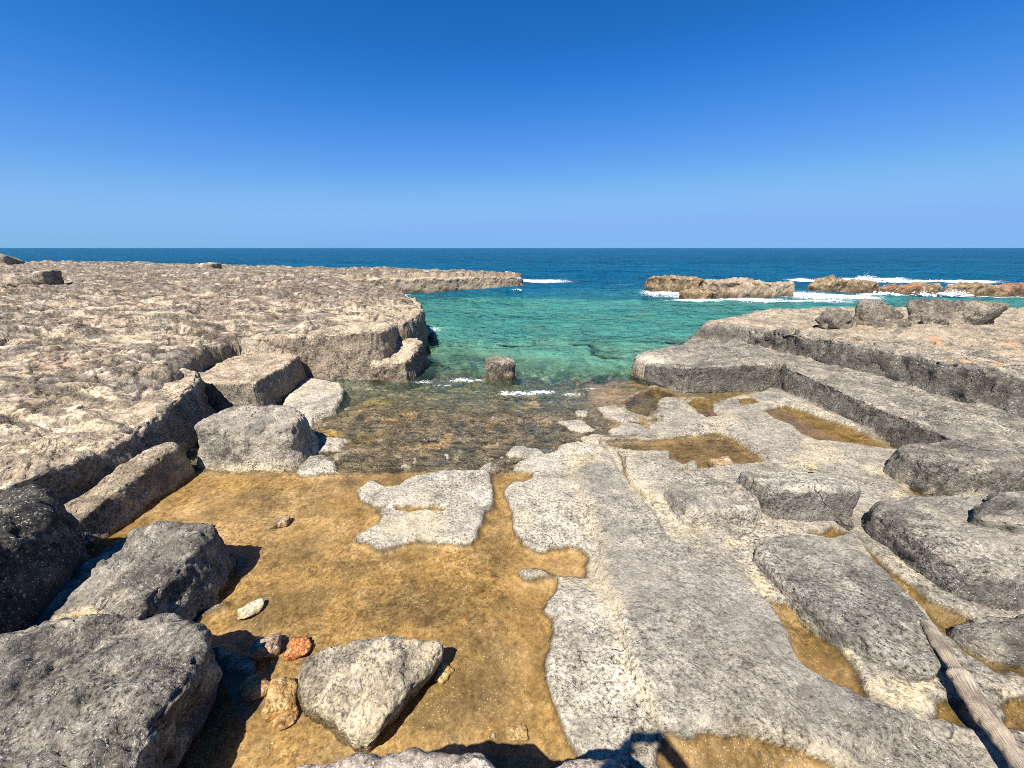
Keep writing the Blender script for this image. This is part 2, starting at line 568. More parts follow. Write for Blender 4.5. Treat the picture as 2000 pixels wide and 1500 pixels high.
pool(Z2([(590, 570), (760, 555), (900, 560), (1100, 545), (1290, 520), (1420, 510), (1560, 530), (1700, 640), (1850, 745), (1640, 770), (1330, 800), (1120, 815), (1220, 785), (1290, 785), (1270, 735), (1210, 740), (1180, 770), (1060, 720), (1080, 650), (920, 640), (640, 625)]), 0.022, 0.045)
pool(Z2([(655, 660), (690, 760), (730, 880), (790, 980), (850, 1050), (860, 1025), (780, 920), (735, 810), (690, 700)]), 0.02, 0.04, 0.02)
pool(Z2([(1230, 270), (1270, 235), (1380, 245), (1410, 320), (1440, 395), (1380, 400), (1290, 340)]), 0.03, 0.08)
pool(Z2([(700, 260), (900, 180), (960, 150), (1110, 205), (1130, 240), (980, 240), (960, 300), (900, 375), (760, 330)]), 0.0, 0.1)
pool([(1485, 803), (1540, 793), (1590, 812), (1640, 828), (1700, 848), (1760, 866), (1802, 886), (1770, 884), (1700, 872), (1640, 866), (1600, 864), (1570, 852), (1530, 828)], 0.07, 0.05)
pool([(1443, 780), (1465, 777), (1485, 786), (1470, 792), (1450, 789)], 0.075, 0.04, 0.03)
pool([(1778, 955), (1800, 946), (1830, 952), (1840, 965), (1815, 974), (1785, 966)], 0.08, 0.05, 0.03)
pool(Z6([(700, 700), (800, 715), (900, 765), (960, 825), (1040, 930), (1120, 1040), (1180, 1155), (1100, 1130), (1000, 1100), (920, 1040), (840, 930), (760, 800)]), 0.055, 0.06)
pool(Z6([(1160, 430), (1290, 545), (1420, 640), (1500, 720), (1600, 765), (1700, 800), (1780, 870), (1850, 915), (2050, 920), (2100, 1120), (1850, 1085), (1760, 1030), (1640, 950), (1520, 820), (1430, 720), (1280, 580)]), 0.055, 0.06)
pool(Z6([(1520, 1200), (1560, 1175), (1640, 1190), (1720, 1330), (1650, 1310), (1530, 1280)]), 0.055, 0.04, 0.03)
pool(Z6([(1790, 1180), (1860, 1165), (2050, 1180), (2050, 1330), (1830, 1290)]), 0.055, 0.04, 0.03)
pool(Z6([(270, 1372), (450, 1350), (600, 1350), (800, 1370), (900, 1420), (1000, 1450), (1100, 1500), (1170, 1600), (1100, 1800), (300, 1800), (220, 1500), (240, 1430)]), 0.06, 0.08)
pool(Z6([(890, 385), (1040, 368), (1100, 400), (1010, 415)]), 0.055, 0.04, 0.03)
pool([(775, 992), (800, 988), (845, 988), (872, 994), (865, 1000), (830, 998), (795, 1003), (780, 1000)], 0.003, 0.03, 0.02)
WL[(WL < -5) & (ZONE == 1) & (X < 1.2) & (Y < 3.46)] = 0.0

# ---- left shelf
LT = 0.50 + 0.30 * sst(3.2, 6.6, Y) + 0.08 * sst(7, 14, Y) - 0.22 * sst(20, 30, Y)
n_m2 = fbm2(X * 1.9 + 5, Y * 1.9, 2)
lay = fbm2(X * 0.45 + 0.1 * Y, Y * 1.1, 3)
q_ = lay * 6 + 0.35 * n_m2
stepd = (np.floor(q_) + sst(0.0, 0.22, q_ - np.floor(q_))) / 6
steps = stepd
rg = ridge2(X * 1.3, Y * 2.4, 4)
pits = sst(0.2, 0.5, fbm2(X * 3.2 + 3, Y * 5.0, 5))
holes = sst(0.14, 0.38, fbm2(X * 8 + 13, Y * 9.5, 3))
big = fbm2(X * 0.30 + 4, Y * 0.55 + 2, 3)
q2 = big * 4 + 0.45 * n_m2
stepb = (np.floor(q2) + sst(0.0, 0.14, q2 - np.floor(q2))) / 4
bare = sst(0.05, 0.35, fbm2(X * 0.42 + 41, Y * 1.0 + 5, 4))        # smooth worn bands
q3 = fbm2(X * 0.75 - 0.35 * Y + 8, Y * 3.1 + 0.8 * X, 2) * 5 + 0.25 * n_m2
bed3 = (np.floor(q3) + sst(0.0, 0.3, q3 - np.floor(q3))) / 5
rug = sst(-0.25, 0.25, fbm2(X * 0.5 + 90, Y * 0.9, 3))
karst = 0.40 * stepb + 0.07 * stepd + 0.11 * bed3 + (0.05 * (rg - 0.5) - 0.12 * pits - 0.05 * holes + 0.03 * n_mid + 0.022 * fbm2(X * 6, Y * 9, 4)) * (1 - 0.85 * bare) * (0.35 + 0.65 * rug)
riser = sst(0.2, 0.0, q3 - np.floor(q3)) + sst(0.16, 0.0, q2 - np.floor(q2)) + 0.6 * sst(0.2, 0.0, q_ - np.floor(q_))
shelfL = [(-3.75, -2), (-3.78, 2.4), (-3.68, 3.4), (-3.85, 4.3), (-4.15, 4.9), (-4.55, 5.1), (-4.65, 6.3), (-3.75, 6.5), (-2.35, 6.55), (-2.15, 7.3), (-1.98, 8.2), (-2.2, 9.4), (-2.6, 10.9),
          (-3.4, 12.5), (-5.2, 15.2), (-8.0, 18.5), (-12.5, 20.2), (-9.0, 20.7), (-4.2, 21.4), (-1.2, 22.3), (0.5, 23.2), (0.9, 24.4), (-3, 26), (-8, 28), (-20, 34.5), (-44, 46), (-110, 50), (-110, -2)]
s_l = sdf(shelfL, 'c', 6)
tl = sst(-0.06, 0.12 + 0.012 * np.maximum(Y - 6, 0), s_l)
edge = 0.5 + 0.5 * sst(0.05, 0.6, s_l)
topL = LT + karst * edge * (0.5 + 0.15 * sst(3, 8, Y)) - 0.10 * sst(0.25, 0.0, s_l)
# the hump beside the pocket
topL = topL + 0.14 * np.exp(-((X + 4.35) ** 2 / 0.18 + (Y - 4.7) ** 2 / 0.12))
H = np.where(s_l > -3, H * (1 - tl) + np.maximum(topL, H) * tl, H)
ZONE[s_l > -0.10] = 2
# hewn bench and the stepped corner
bench = [(-4.65, 5.15), (-3.66, 5.12), (-3.7, 6.6), (-4.7, 6.55)]
s_b = sdf(bench, 'w', 1)
tb = sst(-0.02, 0.06, s_b)
H = np.where(s_b > -0.5, np.maximum(H, H * (1 - tb) + (0.38 + 0.02 * n_mid - 0.05 * sst(0.12, 0, s_b)) * tb), H)
ZONE[s_b > -0.04] = 2
fin = [(-2.6, 6.5), (-2.05, 6.45), (-1.84, 6.8), (-1.88, 7.4), (-2.2, 7.8), (-2.6, 7.5)]
s_f = sdf(fin, 'w', 1)
tf = sst(-0.05, 0.08, s_f)
H = np.where(s_f > -0.5, np.maximum(H, H * (1 - tf) + (0.28 + 0.08 * sst(0.2, 0.02, s_f) + 0.10 * sst(6.4, 7.2, Y) + 0.02 * n_mid) * tf), H)
ZONE[s_f > -0.06] = 2

# ---- right shelf: low bench, then the upper terrace
benchR = [(2.15, 6.75), (2.8, 5.86), (3.3, 5.95), (4.32, 6.0), (4.38, 4.9), (4.45, 3.75), (4.5, 2.5), (4.6, -1), (40, -1), (40, 9), (15, 12.2), (9.5, 12.3), (7.2, 11.8), (5.6, 10.6), (4.4, 9.0), (3.4, 7.7), (2.6, 7.3)]
s_r = sdf(benchR, 'w', 3)
tr_ = sst(-0.03, 0.05, s_r)
kr = 0.05 * n_mid + 0.07 * (ridge2(X * 1.3 + 9, Y * 1.6, 4) - 0.5) + 0.03 * fbm2(X * 8, Y * 8, 4)
topR = 0.345 + 0.08 * sst(0.1, 0.9, s_r) + kr * (0.35 + 0.65 * sst(0.1, 0.8, s_r)) - 0.03 * sst(0.12, 0, s_r)
H = np.where(s_r > -1, np.maximum(H, H * (1 - tr_) + topR * tr_), H)
ZONE[s_r > -0.08] = 3
upR = [(3.9, 8.2), (4.6, 7.6), (5.0, 6.75), (5.3, 5.6), (5.6, 4.6), (5.9, 3.6), (6.4, 2.4), (7, -1), (40, -1), (40, 9), (15, 12.0), (9.5, 12.0), (7.4, 11.5), (6.0, 10.4), (4.8, 9.3)]
s_u = sdf(upR, 'c', 3)
tu = sst(-0.08, 0.08, s_u)
topU = 0.78 - 0.30 * sst(6.5, 10.5, Y) + 0.75 * kr + 0.09 * steps - 0.07 * pits - 0.04 * sst(0.2, 0.0, s_u)
H = np.where(s_u > -1, np.maximum(H, H * (1 - tu) + topU * tu), H)

# fine relief
steep_amp = np.where(ZONE >= 2, 1.0, 0.25)
H = H + 0.010 * steep_amp * fbm2(X * 26, Y * 26, 3)

# horizontal roughness of the hewn and broken faces
gy = np.gradient(H, axis=0) / np.gradient(Y, axis=0)
gx = np.gradient(H, axis=1) / np.gradient(X, axis=1)
gx = np.clip(gx, -4, 4); gy = np.clip(gy - 0 * gx, -4, 4)
nl = np.sqrt(gx * gx + gy * gy + 1)
nx, ny, nz = -gx / nl, -gy / nl, 1 / nl
amp = np.where(ZONE == 3, 0.11 + 0.07 * sst(-0.3, 0.0, s_u), np.where(ZONE == 2, 0.02 + 0.09 * sst(0.5, 0.15, s_l), 0.0)) * np.clip(1 - nz, 0, 1) * sst(-0.15, 0.1, H)
d3 = fbm3(X * 4.5, Y * 4.5, H * 6.5, 3)
VX = X + nx * d3 * amp; VY = Y + ny * d3 * amp; VZ = H + nz * d3 * amp * 0.4

# ---- stone colours
C = np.zeros(X.shape + (3,), np.float32)
spk = np.full(X.shape, 0.8, np.float32)
wet = np.zeros(X.shape, np.float32)
blot = fbm2(X * 1.3 + 11, Y * 1.3, 5)
blot2 = fbm2(X * 3.4 + 2, Y * 3.4 + 7, 5)
blot3 = fbm2(X * 7.4, Y * 7.4 + 21, 4)
# sea bed
C[:] = (0.42, 0.46, 0.33)
C = mixc(C, (0.04, 0.06, 0.05), sst(0.0, 0.3, fbm2(X * 0.75 + 3, Y * 0.95 + 1, 5)) * 0.85)
C = mixc(C, (0.075, 0.06, 0.034), sst(-0.95, -0.5, H) * 0.95)
C = mixc(C, (0.24, 0.17, 0.05), sst(-0.5, -0.2, H) * sst(0.15, 0.45, fbm2(X * 1.9 + 15, Y * 2.6, 4)) * 0.8)
# pool beds: ochre algae and silt
och = np.zeros_like(C); och[:] = (0.31, 0.205, 0.075)
och = mixc(och, (0.40, 0.285, 0.14), sst(-0.1, 0.4, blot))
och = mixc(och, (0.33, 0.225, 0.12), sst(0.2, 0.9, X) * 0.8)
och = mixc(och, (0.12, 0.09, 0.04), sst(0.08, 0.5, blot2 + 0.5 * fbm2(X * 0.8 + 9, Y * 1.6 + 3, 3)) * 0.6)
och = mixc(och, (0.46, 0.34, 0.18), sst(0.2, 0.55, blot3) * 0.5)
och = mixc(och, (0.10, 0.075, 0.03), sst(0.3, 0.6, fbm2(X * 15, Y * 15, 3)) * 0.4)
och = mixc(och, (0.34, 0.225, 0.075), sst(0.2, 0.6, fbm2(X * 2.1 + 50, Y * 2.1, 4)) * 0.7)
och = mixc(och, (0.20, 0.13, 0.035), sst(1.6, 2.3, X) * (0.4 + 0.4 * sst(-0.2, 0.3, blot2)))
fz = (ZONE == 1)
och = mixc(och, (0.40, 0.285, 0.155), np.full(X.shape, 0.2))
och = och * np.float32([0.95, 1.0, 1.2])
och = mixc(och, (0.15, 0.105, 0.035), sst(0.5, 1.2, X) * (0.25 + 0.5 * sst(1.2, 2.2, X)) * (0.6 + 0.4 * sst(-0.3, 0.3, blot2)))
och = mixc(och, (0.15, 0.11, 0.05), sst(0.1, 0.45, fbm2(X * 1.4 + 60, Y * 2.4 + 7, 4)) * 0.5)
og = fbm2(X * 38, Y * 38, 2)
och = och * (1 + 0.28 * og + 0.12 * n_fin)[..., None]
C[fz] = och[fz]
# algae covered rock in the wash
wz = mixc(np.broadcast_to(np.float32([0.12, 0.095, 0.055]), C.shape).copy(), (0.22, 0.17, 0.10), sst(-0.1, 0.5, blot2))
wz = mixc(wz, (0.42, 0.27, 0.13), sst(0.35, 0.6, fbm2(X * 1.7 + 31, Y * 2.6 + 4, 4)) * 0.9)
wz = mixc(wz, (0.40, 0.25, 0.05), sst(0.25, 0.6, fbm2(X * 1.5 + 77, Y * 2 + 4, 3)) * sst(-1.4, -2.4, X) * 0.8)
wz = mixc(wz, (0.30, 0.25, 0.17), sst(0.15, 0.6, blot3) * 0.6)
wz = mixc(wz, (0.045, 0.036, 0.022), sst(0.05, 0.45, fbm2(X * 5 + 8, Y * 7 + 2, 4)) * 0.75)
wz = mixc(wz, (0.34, 0.31, 0.25), sst(SEA + 0.002, SEA + 0.02, H) * 0.6)
wm = wash * fz
C = C + (wz - C) * wm[..., None]
# dry pavement
dr = np.zeros_like(C); dr[:] = (0.46, 0.44, 0.39)
dr = mixc(dr, (0.25, 0.245, 0.23), sst(0.0, 0.5, blot2) * 0.7)
dr = mixc(dr, (0.29, 0.275, 0.25), sst(1.0, 1.7, X) * 0.8)
dr = mixc(dr, (0.55, 0.50, 0.38), sst(0.1, 0.5, blot) * 0.7)
dr = mixc(dr, (0.275, 0.265, 0.25), GREY * (0.75 + 0.25 * sst(-0.3, 0.3, blot)))
dr = mixc(dr, (0.13, 0.125, 0.12), sst(0.35, 0.7, fbm2(X * 1.1 + 4, Y * 1.1 + 90, 4)) * 0.5 * right)
# cream seam running up the pavement
seam = [P(*q, 0.05)[:2] for q in [(1118, 870), (1130, 960), (1165, 1060), (1185, 1160), (1220, 1280), (1255, 1380), (1275, 1450), (1300, 1560)]]
dseam = np.full(X.shape, 9.0, np.float32)
for (ax, ay), (bx, by) in zip(seam[:-1], seam[1:]):
    ex, ey = bx - ax, by - ay
    q = np.clip(((WX - ax) * ex + (WY - ay) * ey) / (ex * ex + ey * ey), 0, 1)
    dseam = np.minimum(dseam, np.hypot(WX - ax - q * ex, WY - ay - q * ey))
dr = mixc(dr, (0.56, 0.50, 0.37), sst(0.11, 0.0, dseam + 0.06 * n_fin + 0.07 * n_mid) * 0.5)
for pts_ in (Z6([(600, 545), (660, 540), (735, 640), (720, 670), (680, 670), (630, 610)]), Z6([(1130, 1040), (1250, 1080), (1380, 1035), (1480, 1070), (1500, 1130), (1520, 1190), (1530, 1285), (1400, 1250), (1250, 1190), (1180, 1160)]), Z6([(980, 830), (1040, 870), (1120, 990), (1110, 1010), (1040, 920)]), Z6([(520, 415), (600, 405), (610, 420), (540, 435)]), Z6([(1260, 190), (1400, 150), (1440, 180), (1330, 210)]), Z6([(1740, 1070), (1900, 1080), (1935, 1170), (1800, 1160)]), [(1100, 885), (1160, 880), (1180, 900), (1120, 912)]):
    dr = mixc(dr, (0.66, 0.58, 0.41), sst(-0.05, 0.06, sdf(PP(pts_, 0.1), 'w', 0.4) + 0.07 * n_fin + 0.05 * n_mid) * 0.8)
rel = H - WL
ab = sst(-0.002, 0.008, rel)
isdry = fz & (DRY > 0.3)
f = np.where(WL > -5, ab, sst(SEA - 0.005, SEA + 0.014, H)) * fz * np.where(DRY > 0.02, 1.0, 0.0)
C = C + (dr - C) * f[..., None]
# salt crust round the pools, dark tide line at the water's edge
crust = sst(0.045, 0.012, rel) * ab * sst(0.9, 1.5, X) * fz * sst(-0.25, 0.25, fbm2(X * 4 + 9, Y * 4, 3))
C = mixc(C, (0.66, 0.60, 0.45), crust * 0.4)
line = np.exp(-((rel - 0.001) / 0.011) ** 2) * fz * (WL > -5)
C = mixc(C, (0.075, 0.065, 0.045), line * 0.85)
spk = np.where(fz, 0.62 + (0.38 - 0.3 * GREY) * f + 0.38 * wash * (1 - f), spk)
wet = np.where(fz, (1 - f) * (1 - 0.55 * wash), wet)
wet = np.where(ZONE == 0, 1, wet)

# left shelf
lf = ZONE == 2
lc = np.zeros_like(C); lc[:] = (0.47, 0.405, 0.32)
lc = mixc(lc, (0.34, 0.29, 0.235), sst(-0.05, 0.45, blot2 + 0.3 * blot) * 0.85)
lc = mixc(lc, (0.66, 0.58, 0.44), np.maximum(sst(0.1, 0.5, blot) * 0.6, bare * 0.85))
lc = mixc(lc, (0.58, 0.37, 0.26), sst(0.42, 0.7, fbm2(X * 0.9 + 61, Y * 0.9 + 12, 4)) * 0.75)
lc = mixc(lc, (0.21, 0.18, 0.15), sst(7.5, 13, Y) * (0.5 + 0.5 * sst(-0.3, 0.3, blot)) * 0.9)
lc = mixc(lc, (0.13, 0.11, 0.095), sst(0.02, 0.3, fbm2(X * 0.9 - 0.4 * Y + 3, Y * 4.2 + 0.9 * X, 5)) * 0.9)  # dark streaks: shadows behind small scarps painted in, along with dark lichen
lc = mixc(lc, (0.21, 0.18, 0.15), sst(0.05, 0.45, fbm2(X * 0.35 + 71, Y * 0.8 + 33, 4)) * 0.75)
lc = mixc(lc, (0.33, 0.32, 0.305), sst(0.0, 0.4, fbm2(X * 1.1 + 171, Y * 2.0 + 3, 4)) * 0.6)
lc = mixc(lc, (0.74, 0.67, 0.56), sst(0.2, 0.5, fbm2(X * 1.5 + 31, Y * 3.0 + 83, 4)) * 0.65)
lc = mixc(lc, (0.14, 0.12, 0.10), pits * 0.7 * (1 - 0.7 * bare))  # pits coloured dark, for the shade inside them and for lichen and dirt
lc = mixc(lc, (0.10, 0.088, 0.075), np.clip(riser, 0, 1) * 0.8 * sst(-0.6, 0.1, blot2))  # shadow lines along the ledges painted as dark bands on the risers
lc = mixc(lc, (0.045, 0.04, 0.035), holes * 0.9 * (1 - 0.8 * bare))
lc = mixc(lc, (0.085, 0.075, 0.066), sst(0.12, 0.34, fbm2(X * 1.7 - 0.7 * Y + 44, Y * 7.0 + 1.6 * X, 4)) * 0.75)
lc = lc * np.float32([0.95, 0.93, 0.92])
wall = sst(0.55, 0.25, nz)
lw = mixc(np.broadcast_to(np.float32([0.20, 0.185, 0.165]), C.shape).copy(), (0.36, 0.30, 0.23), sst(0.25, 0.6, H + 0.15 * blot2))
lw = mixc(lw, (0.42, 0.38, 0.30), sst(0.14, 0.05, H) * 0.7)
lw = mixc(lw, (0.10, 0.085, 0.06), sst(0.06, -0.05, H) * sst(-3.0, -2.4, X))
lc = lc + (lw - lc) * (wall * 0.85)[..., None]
lc = mixc(lc, (0.07, 0.06, 0.035), sst(0.16, 0.0, H) * sst(8, 11, Y))
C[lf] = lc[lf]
# bench and foot of the hewn walls
bz = sst(-0.02, 0.05, s_b)
C = mixc(C, (0.36, 0.33, 0.28), bz * 0.7)
# right shelf
rf = ZONE == 3
rc = np.zeros_like(C); rc[:] = (0.235, 0.225, 0.21)
rc = mixc(rc, (0.13, 0.125, 0.12), sst(0.0, 0.5, blot2))
rc = mixc(rc, (0.36, 0.33, 0.28), sst(0.05, 0.5, blot3 + 0.4 * blot) * 0.6)
topm = sst(-0.05, 0.25, s_u) * sst(0.5, 0.8, nz)
rt = mixc(np.broadcast_to(np.float32([0.38, 0.33, 0.265]), C.shape).copy(), (0.22, 0.20, 0.175), sst(-0.1, 0.4, blot2))
rt = mixc(rt, (0.62, 0.36, 0.20), sst(0.25, 0.5, fbm2(X * 1.2 + 5, Y * 2.0, 3)) * sst(8.5, 6.5, Y) * 0.7)
rt = mixc(rt, (0.52, 0.47, 0.38), sst(0.1, 0.5, blot) * 0.6)
rc = rc + (rt - rc) * topm[..., None]
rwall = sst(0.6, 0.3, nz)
rc = mixc(rc, (0.10, 0.096, 0.09), rwall * 0.8)  # steep faces coloured darker to deepen their shade
rc = mixc(rc, (0.10, 0.075, 0.04), sst(0.12, -0.02, H) * sst(6.2, 6.6, Y))
tip = np.exp(-((X - 2.45) ** 2 / 0.12 + (Y - 6.4) ** 2 / 0.2))
rc = mixc(rc, (0.56, 0.53, 0.46), np.clip(tip * 1.2, 0, 1) * sst(0.08, 0.2, H) * 0.85)
C[rf] = rc[rf]
COLS = np.concatenate([C, spk[..., None]], -1).reshape(-1, 4)
VERT = np.stack([VX, VY, VZ], -1).reshape(-1, 3)
QUAD = grid_quads(NR, NC)
zq = ZONE.reshape(-1)[QUAD[:, 0]]
WETF = wet.reshape(-1)
# drop bed that lies far below the opaque deep water, keep everything else
for zid, nm, lb in ((1, 'quarry_floor', 'flat hewn rock floor with shallow ochre pools and grey dry patches'),
                    (2, 'left_rock_shelf', 'pale pitted limestone shelf on the left running out to a low quay'),
                    (3, 'right_rock_shelf', 'grey hewn rock shelf on the right with rough stepped walls'),
                    (0, 'seabed', 'sea bed of pale sand and dark rock under the cove')):
    q = QUAD[zq == zid]
    u, inv = np.unique(q, return_inverse=True)
    o = mesh_obj(nm, VERT[u], inv.reshape(-1, 4), M_KARST if zid == 2 else M_ROCK, COLS[u], {'wet': WETF[u]})
    struct(o, lb)


def ground_z(x, y):
    i = int(np.clip(np.searchsorted(ys, y), 1, NR - 1))
    s_ = x / (ys[i] + 0.8)
    j = int(np.clip(round((s_ - ss[0]) / (ss[1] - ss[0])), 0, NC - 1))
    return float(VZ[i, j])


# ------------------------------------------------------------------ sea
yy = [3.49]
while yy[-1] < 25000:
    y = yy[-1]
    yy.append(y + max(0.03, 0.0068 * y) * (1 if y < 35 else 1 + (y - 35) * 0.012))
yy = np.array(yy, np.float32)
ns = 640
s2 = np.linspace(-2.0, 2.0, ns).astype(np.float32)
SY = np.repeat(yy[:, None], ns, 1)
SX = s2[None, :] * (SY + 0.8)
ii = np.clip(np.searchsorted(ys, yy), 0, NR - 1)
bed = np.full(SX.shape, -8.0, np.float32)
for r_ in range(len(yy)):
    if yy[r_] < 59:
        bed[r_] = np.interp(SX[r_], X[ii[r_]], H[ii[r_]], left=-6, right=-6)
bed = np.where((SY >= 59), -8.0, bed)
depth = np.clip(SEA - bed, 0, 10)
out_ = sst(16, 30, SY)
open_ = sst(6, 11, SY)
fadew = 1 / (1 + (SY / 220) ** 2)
wv = 0
for k, (wlen, ang, a) in enumerate([(7.5, 95, 0.10), (4.6, 78, 0.075), (3.1, 112, 0.05), (2.2, 64, 0.035), (1.45, 100, 0.026), (0.9, 125, 0.016)]):
    cx, cy = math.cos(R(ang)), math.sin(R(ang))
    ph = (SX * cx + SY * cy) * 2 * math.pi / wlen + k * 1.7 + 1.6 * pn2(SX * 0.25 / wlen * 3 + k, SY * 0.25 / wlen * 3)
    res = np.clip(wlen / (0.0136 * SY * (1 + np.maximum(SY - 35, 0) * 0.012)) / 6, 0, 1)
    wv = wv + a * (1 - np.abs(np.sin(ph / 2)) * 2 * 0.9) * (0.16 + 0.34 * open_ + 0.5 * out_) * res
chop = fbm2(SX * 1.6, SY * 2.4, 4)
wv = wv * (0.35 + 0.65 * sst(0.05, 0.7, depth)) + chop * (0.006 + 0.02 * sst(0.1, 0.6, depth) + 0.03 * open_) * np.clip(60 / SY, 0, 1)
SZ = SEA + wv * sst(0.0, 0.12, depth) * 1.0 + 0.006 * fbm2(SX * 5, SY * 7, 3) * sst(40, 10, SY)
foam = np.zeros(SX.shape, np.float32)


def foam_at(px, py, rx, ry, a=1.0):
    global foam
    if py < 600:
        a *= (1.18 if px > 1500 else 1.06); ry *= 1.9; rx *= 1.25
    else:
        a *= 1.05; ry *= 2.0; rx *= 1.25
    x, y, _ = P(px, py, SEA)
    foam = np.maximum(foam, a * np.exp(-(((SX - x) / rx) ** 2 + ((SY - y) / ry) ** 2)))


for q in [(910, 742, 0.45, 0.10, 0.76), (1010, 768, 0.55, 0.10, 0.76), (1060, 765, 0.30, 0.10, 0.76), (830, 745, 0.28, 0.08, 0.68), (1120, 770, 0.30, 0.07, 0.68), (1150, 760, 0.25, 0.08, 0.61), (870, 752, 0.35, 0.06, 0.65),
          (770, 575, 0.9, 0.5, 0.88), (850, 640, 0.4, 0.4, 0.65), (1060, 547, 2.6, 0.9, 0.84), (1000, 563, 1.6, 0.5, 0.88), (930, 565, 1.5, 0.4, 0.75), (1225, 555, 1.6, 0.7, 0.75),
          (1300, 572, 1.4, 0.9, 0.92), (1360, 584, 1.8, 0.5, 0.84), (1460, 583, 2.2, 0.5, 0.88), (1590, 575, 2.4, 1.3, 0.99), (1560, 588, 3.0, 0.5, 0.79), (1640, 582, 2.2, 0.6, 0.88), (1750, 572, 2.4, 0.6, 0.84), (1860, 572, 2.0, 0.7, 0.88),
          (1690, 545, 3.6, 1.0, 0.92), (1830, 548, 4.5, 0.9, 0.97), (1930, 553, 4.0, 1.0, 0.92), (1990, 578, 2.0, 0.5, 0.79), (578, 515, 2.2, 1.2, 0.92), (1570, 545, 2.0, 0.7, 0.75), (1450, 548, 2.0, 0.6, 0.70)]:
    foam_at(*q)
foam = foam + 0.30 * sst(0.62, 0.8, fbm2(SX * 0.16, SY * 0.33, 3)) * sst(25, 60, SY)
o = mesh_obj('sea', np.stack([SX, SY, SZ], -1), grid_quads(len(yy), ns), M_SEA, None, {'depth': depth, 'foam': foam})
struct(o, 'blue sea turning turquoise in the sheltered cove')

# ------------------------------------------------------------------ still pools


def pool_sheet(poly, z, label):
    n = len(poly)
    me = bpy.data.meshes.new('tide_pool')
    me.from_pydata([(a, b, z) for a, b in poly], [], [list(range(n))])
    me.update()
    if me.polygons[0].normal.z < 0:
        me.flip_normals()
    me.materials.append(M_POOL)
    o = bpy.data.objects.new('tide_pool', me)
    col.objects.link(o)
    return struct(o, label)


pool_sheet([(-3.72, 0.1), (0.62, 0.1), (0.62, 2.6), (0.45, 3.46), (-3.72, 3.46)], 0.0, 'broad shallow ochre pool across the left of the floor')
plab = ['ochre pool beside the brown stone in the middle', 'thin wet crack in the pavement', 'small round olive pool under the pale rock tip', 'olive pool at the sea end of the floor',
        'long ochre pool at the foot of the right bench', 'tiny pool beside the long ochre pool', 'small oval pool below the dark block', 'long brown pool between two foreground slabs',
        'ochre pool behind the driftwood log', 'ochre puddle left of the driftwood log', 'ochre puddle right of the driftwood log', 'brown pool at the bottom edge', 'ochre puddle in front of the cracked block', 'narrow ochre slit in the grey dry patch']
for (poly, z), lb in zip(POOLS, plab):
    pool_sheet(poly, z, lb)


# ------------------------------------------------------------------ separate rocks
def chaikin(p, it):
    p = np.asarray(p, float)
    for _ in range(it):
        q = np.roll(p, -1, 0)
        p = np.stack([0.78 * p + 0.22 * q, 0.22 * p + 0.78 * q], 1).reshape(-1, p.shape[1])
    return p


def resample(p, n):
    q = np.vstack([p, p[:1]])
    d = np.concatenate([[0], np.cumsum(np.linalg.norm(np.diff(q[:, :2], axis=0), axis=1))])
    s_ = np.linspace(0, d[-1], n, endpoint=False)
    return np.stack([np.interp(s_, d, q[:, k]) for k in range(q.shape[1])], 1)


def vnormals(V, nr, nc):
    G = V.reshape(nr, nc, 3)
    du = np.roll(G, -1, 1) - np.roll(G, 1, 1)
    dv = np.gradient(G, axis=0)
    n = np.cross(du, dv)
    l = np.linalg.norm(n, axis=2, keepdims=True)
    n = n / (l + 1e-9)
    return n


def stone_cols(V, N, base, dark, pale, seed, warm=None, foot=None):
    x, y, z = V[:, 0] + seed * 3.7, V[:, 1] - seed * 1.9, V[:, 2]
    a = fbm3(x * 2.3, y * 2.3, z * 2.3, 4); b = fbm3(x * 7, y * 7, z * 7, 4)
    c = np.broadcast_to(np.float32(base), V.shape).copy()
    c = mixc(c, dark, sst(-0.1, 0.35, a) * 0.85)
    c = mixc(c, pale, sst(0.05, 0.4, b) * 0.75)
    if warm is not None:
        c = mixc(c, warm, sst(0.1, 0.45, fbm3(x * 1.7 + 9, y * 1.7, z * 1.7, 3)) * 0.8)
    if foot is not None:
        zf, cf = foot
        c = mixc(c, cf, sst(zf + 0.09, zf + 0.02, z + 0.03 * b) * 0.85)
    return np.concatenate([c, np.ones((len(c), 1), np.float32)], 1)


GREYROCK = dict(base=(0.215, 0.205, 0.19), dark=(0.11, 0.106, 0.10), pale=(0.37, 0.35, 0.315))


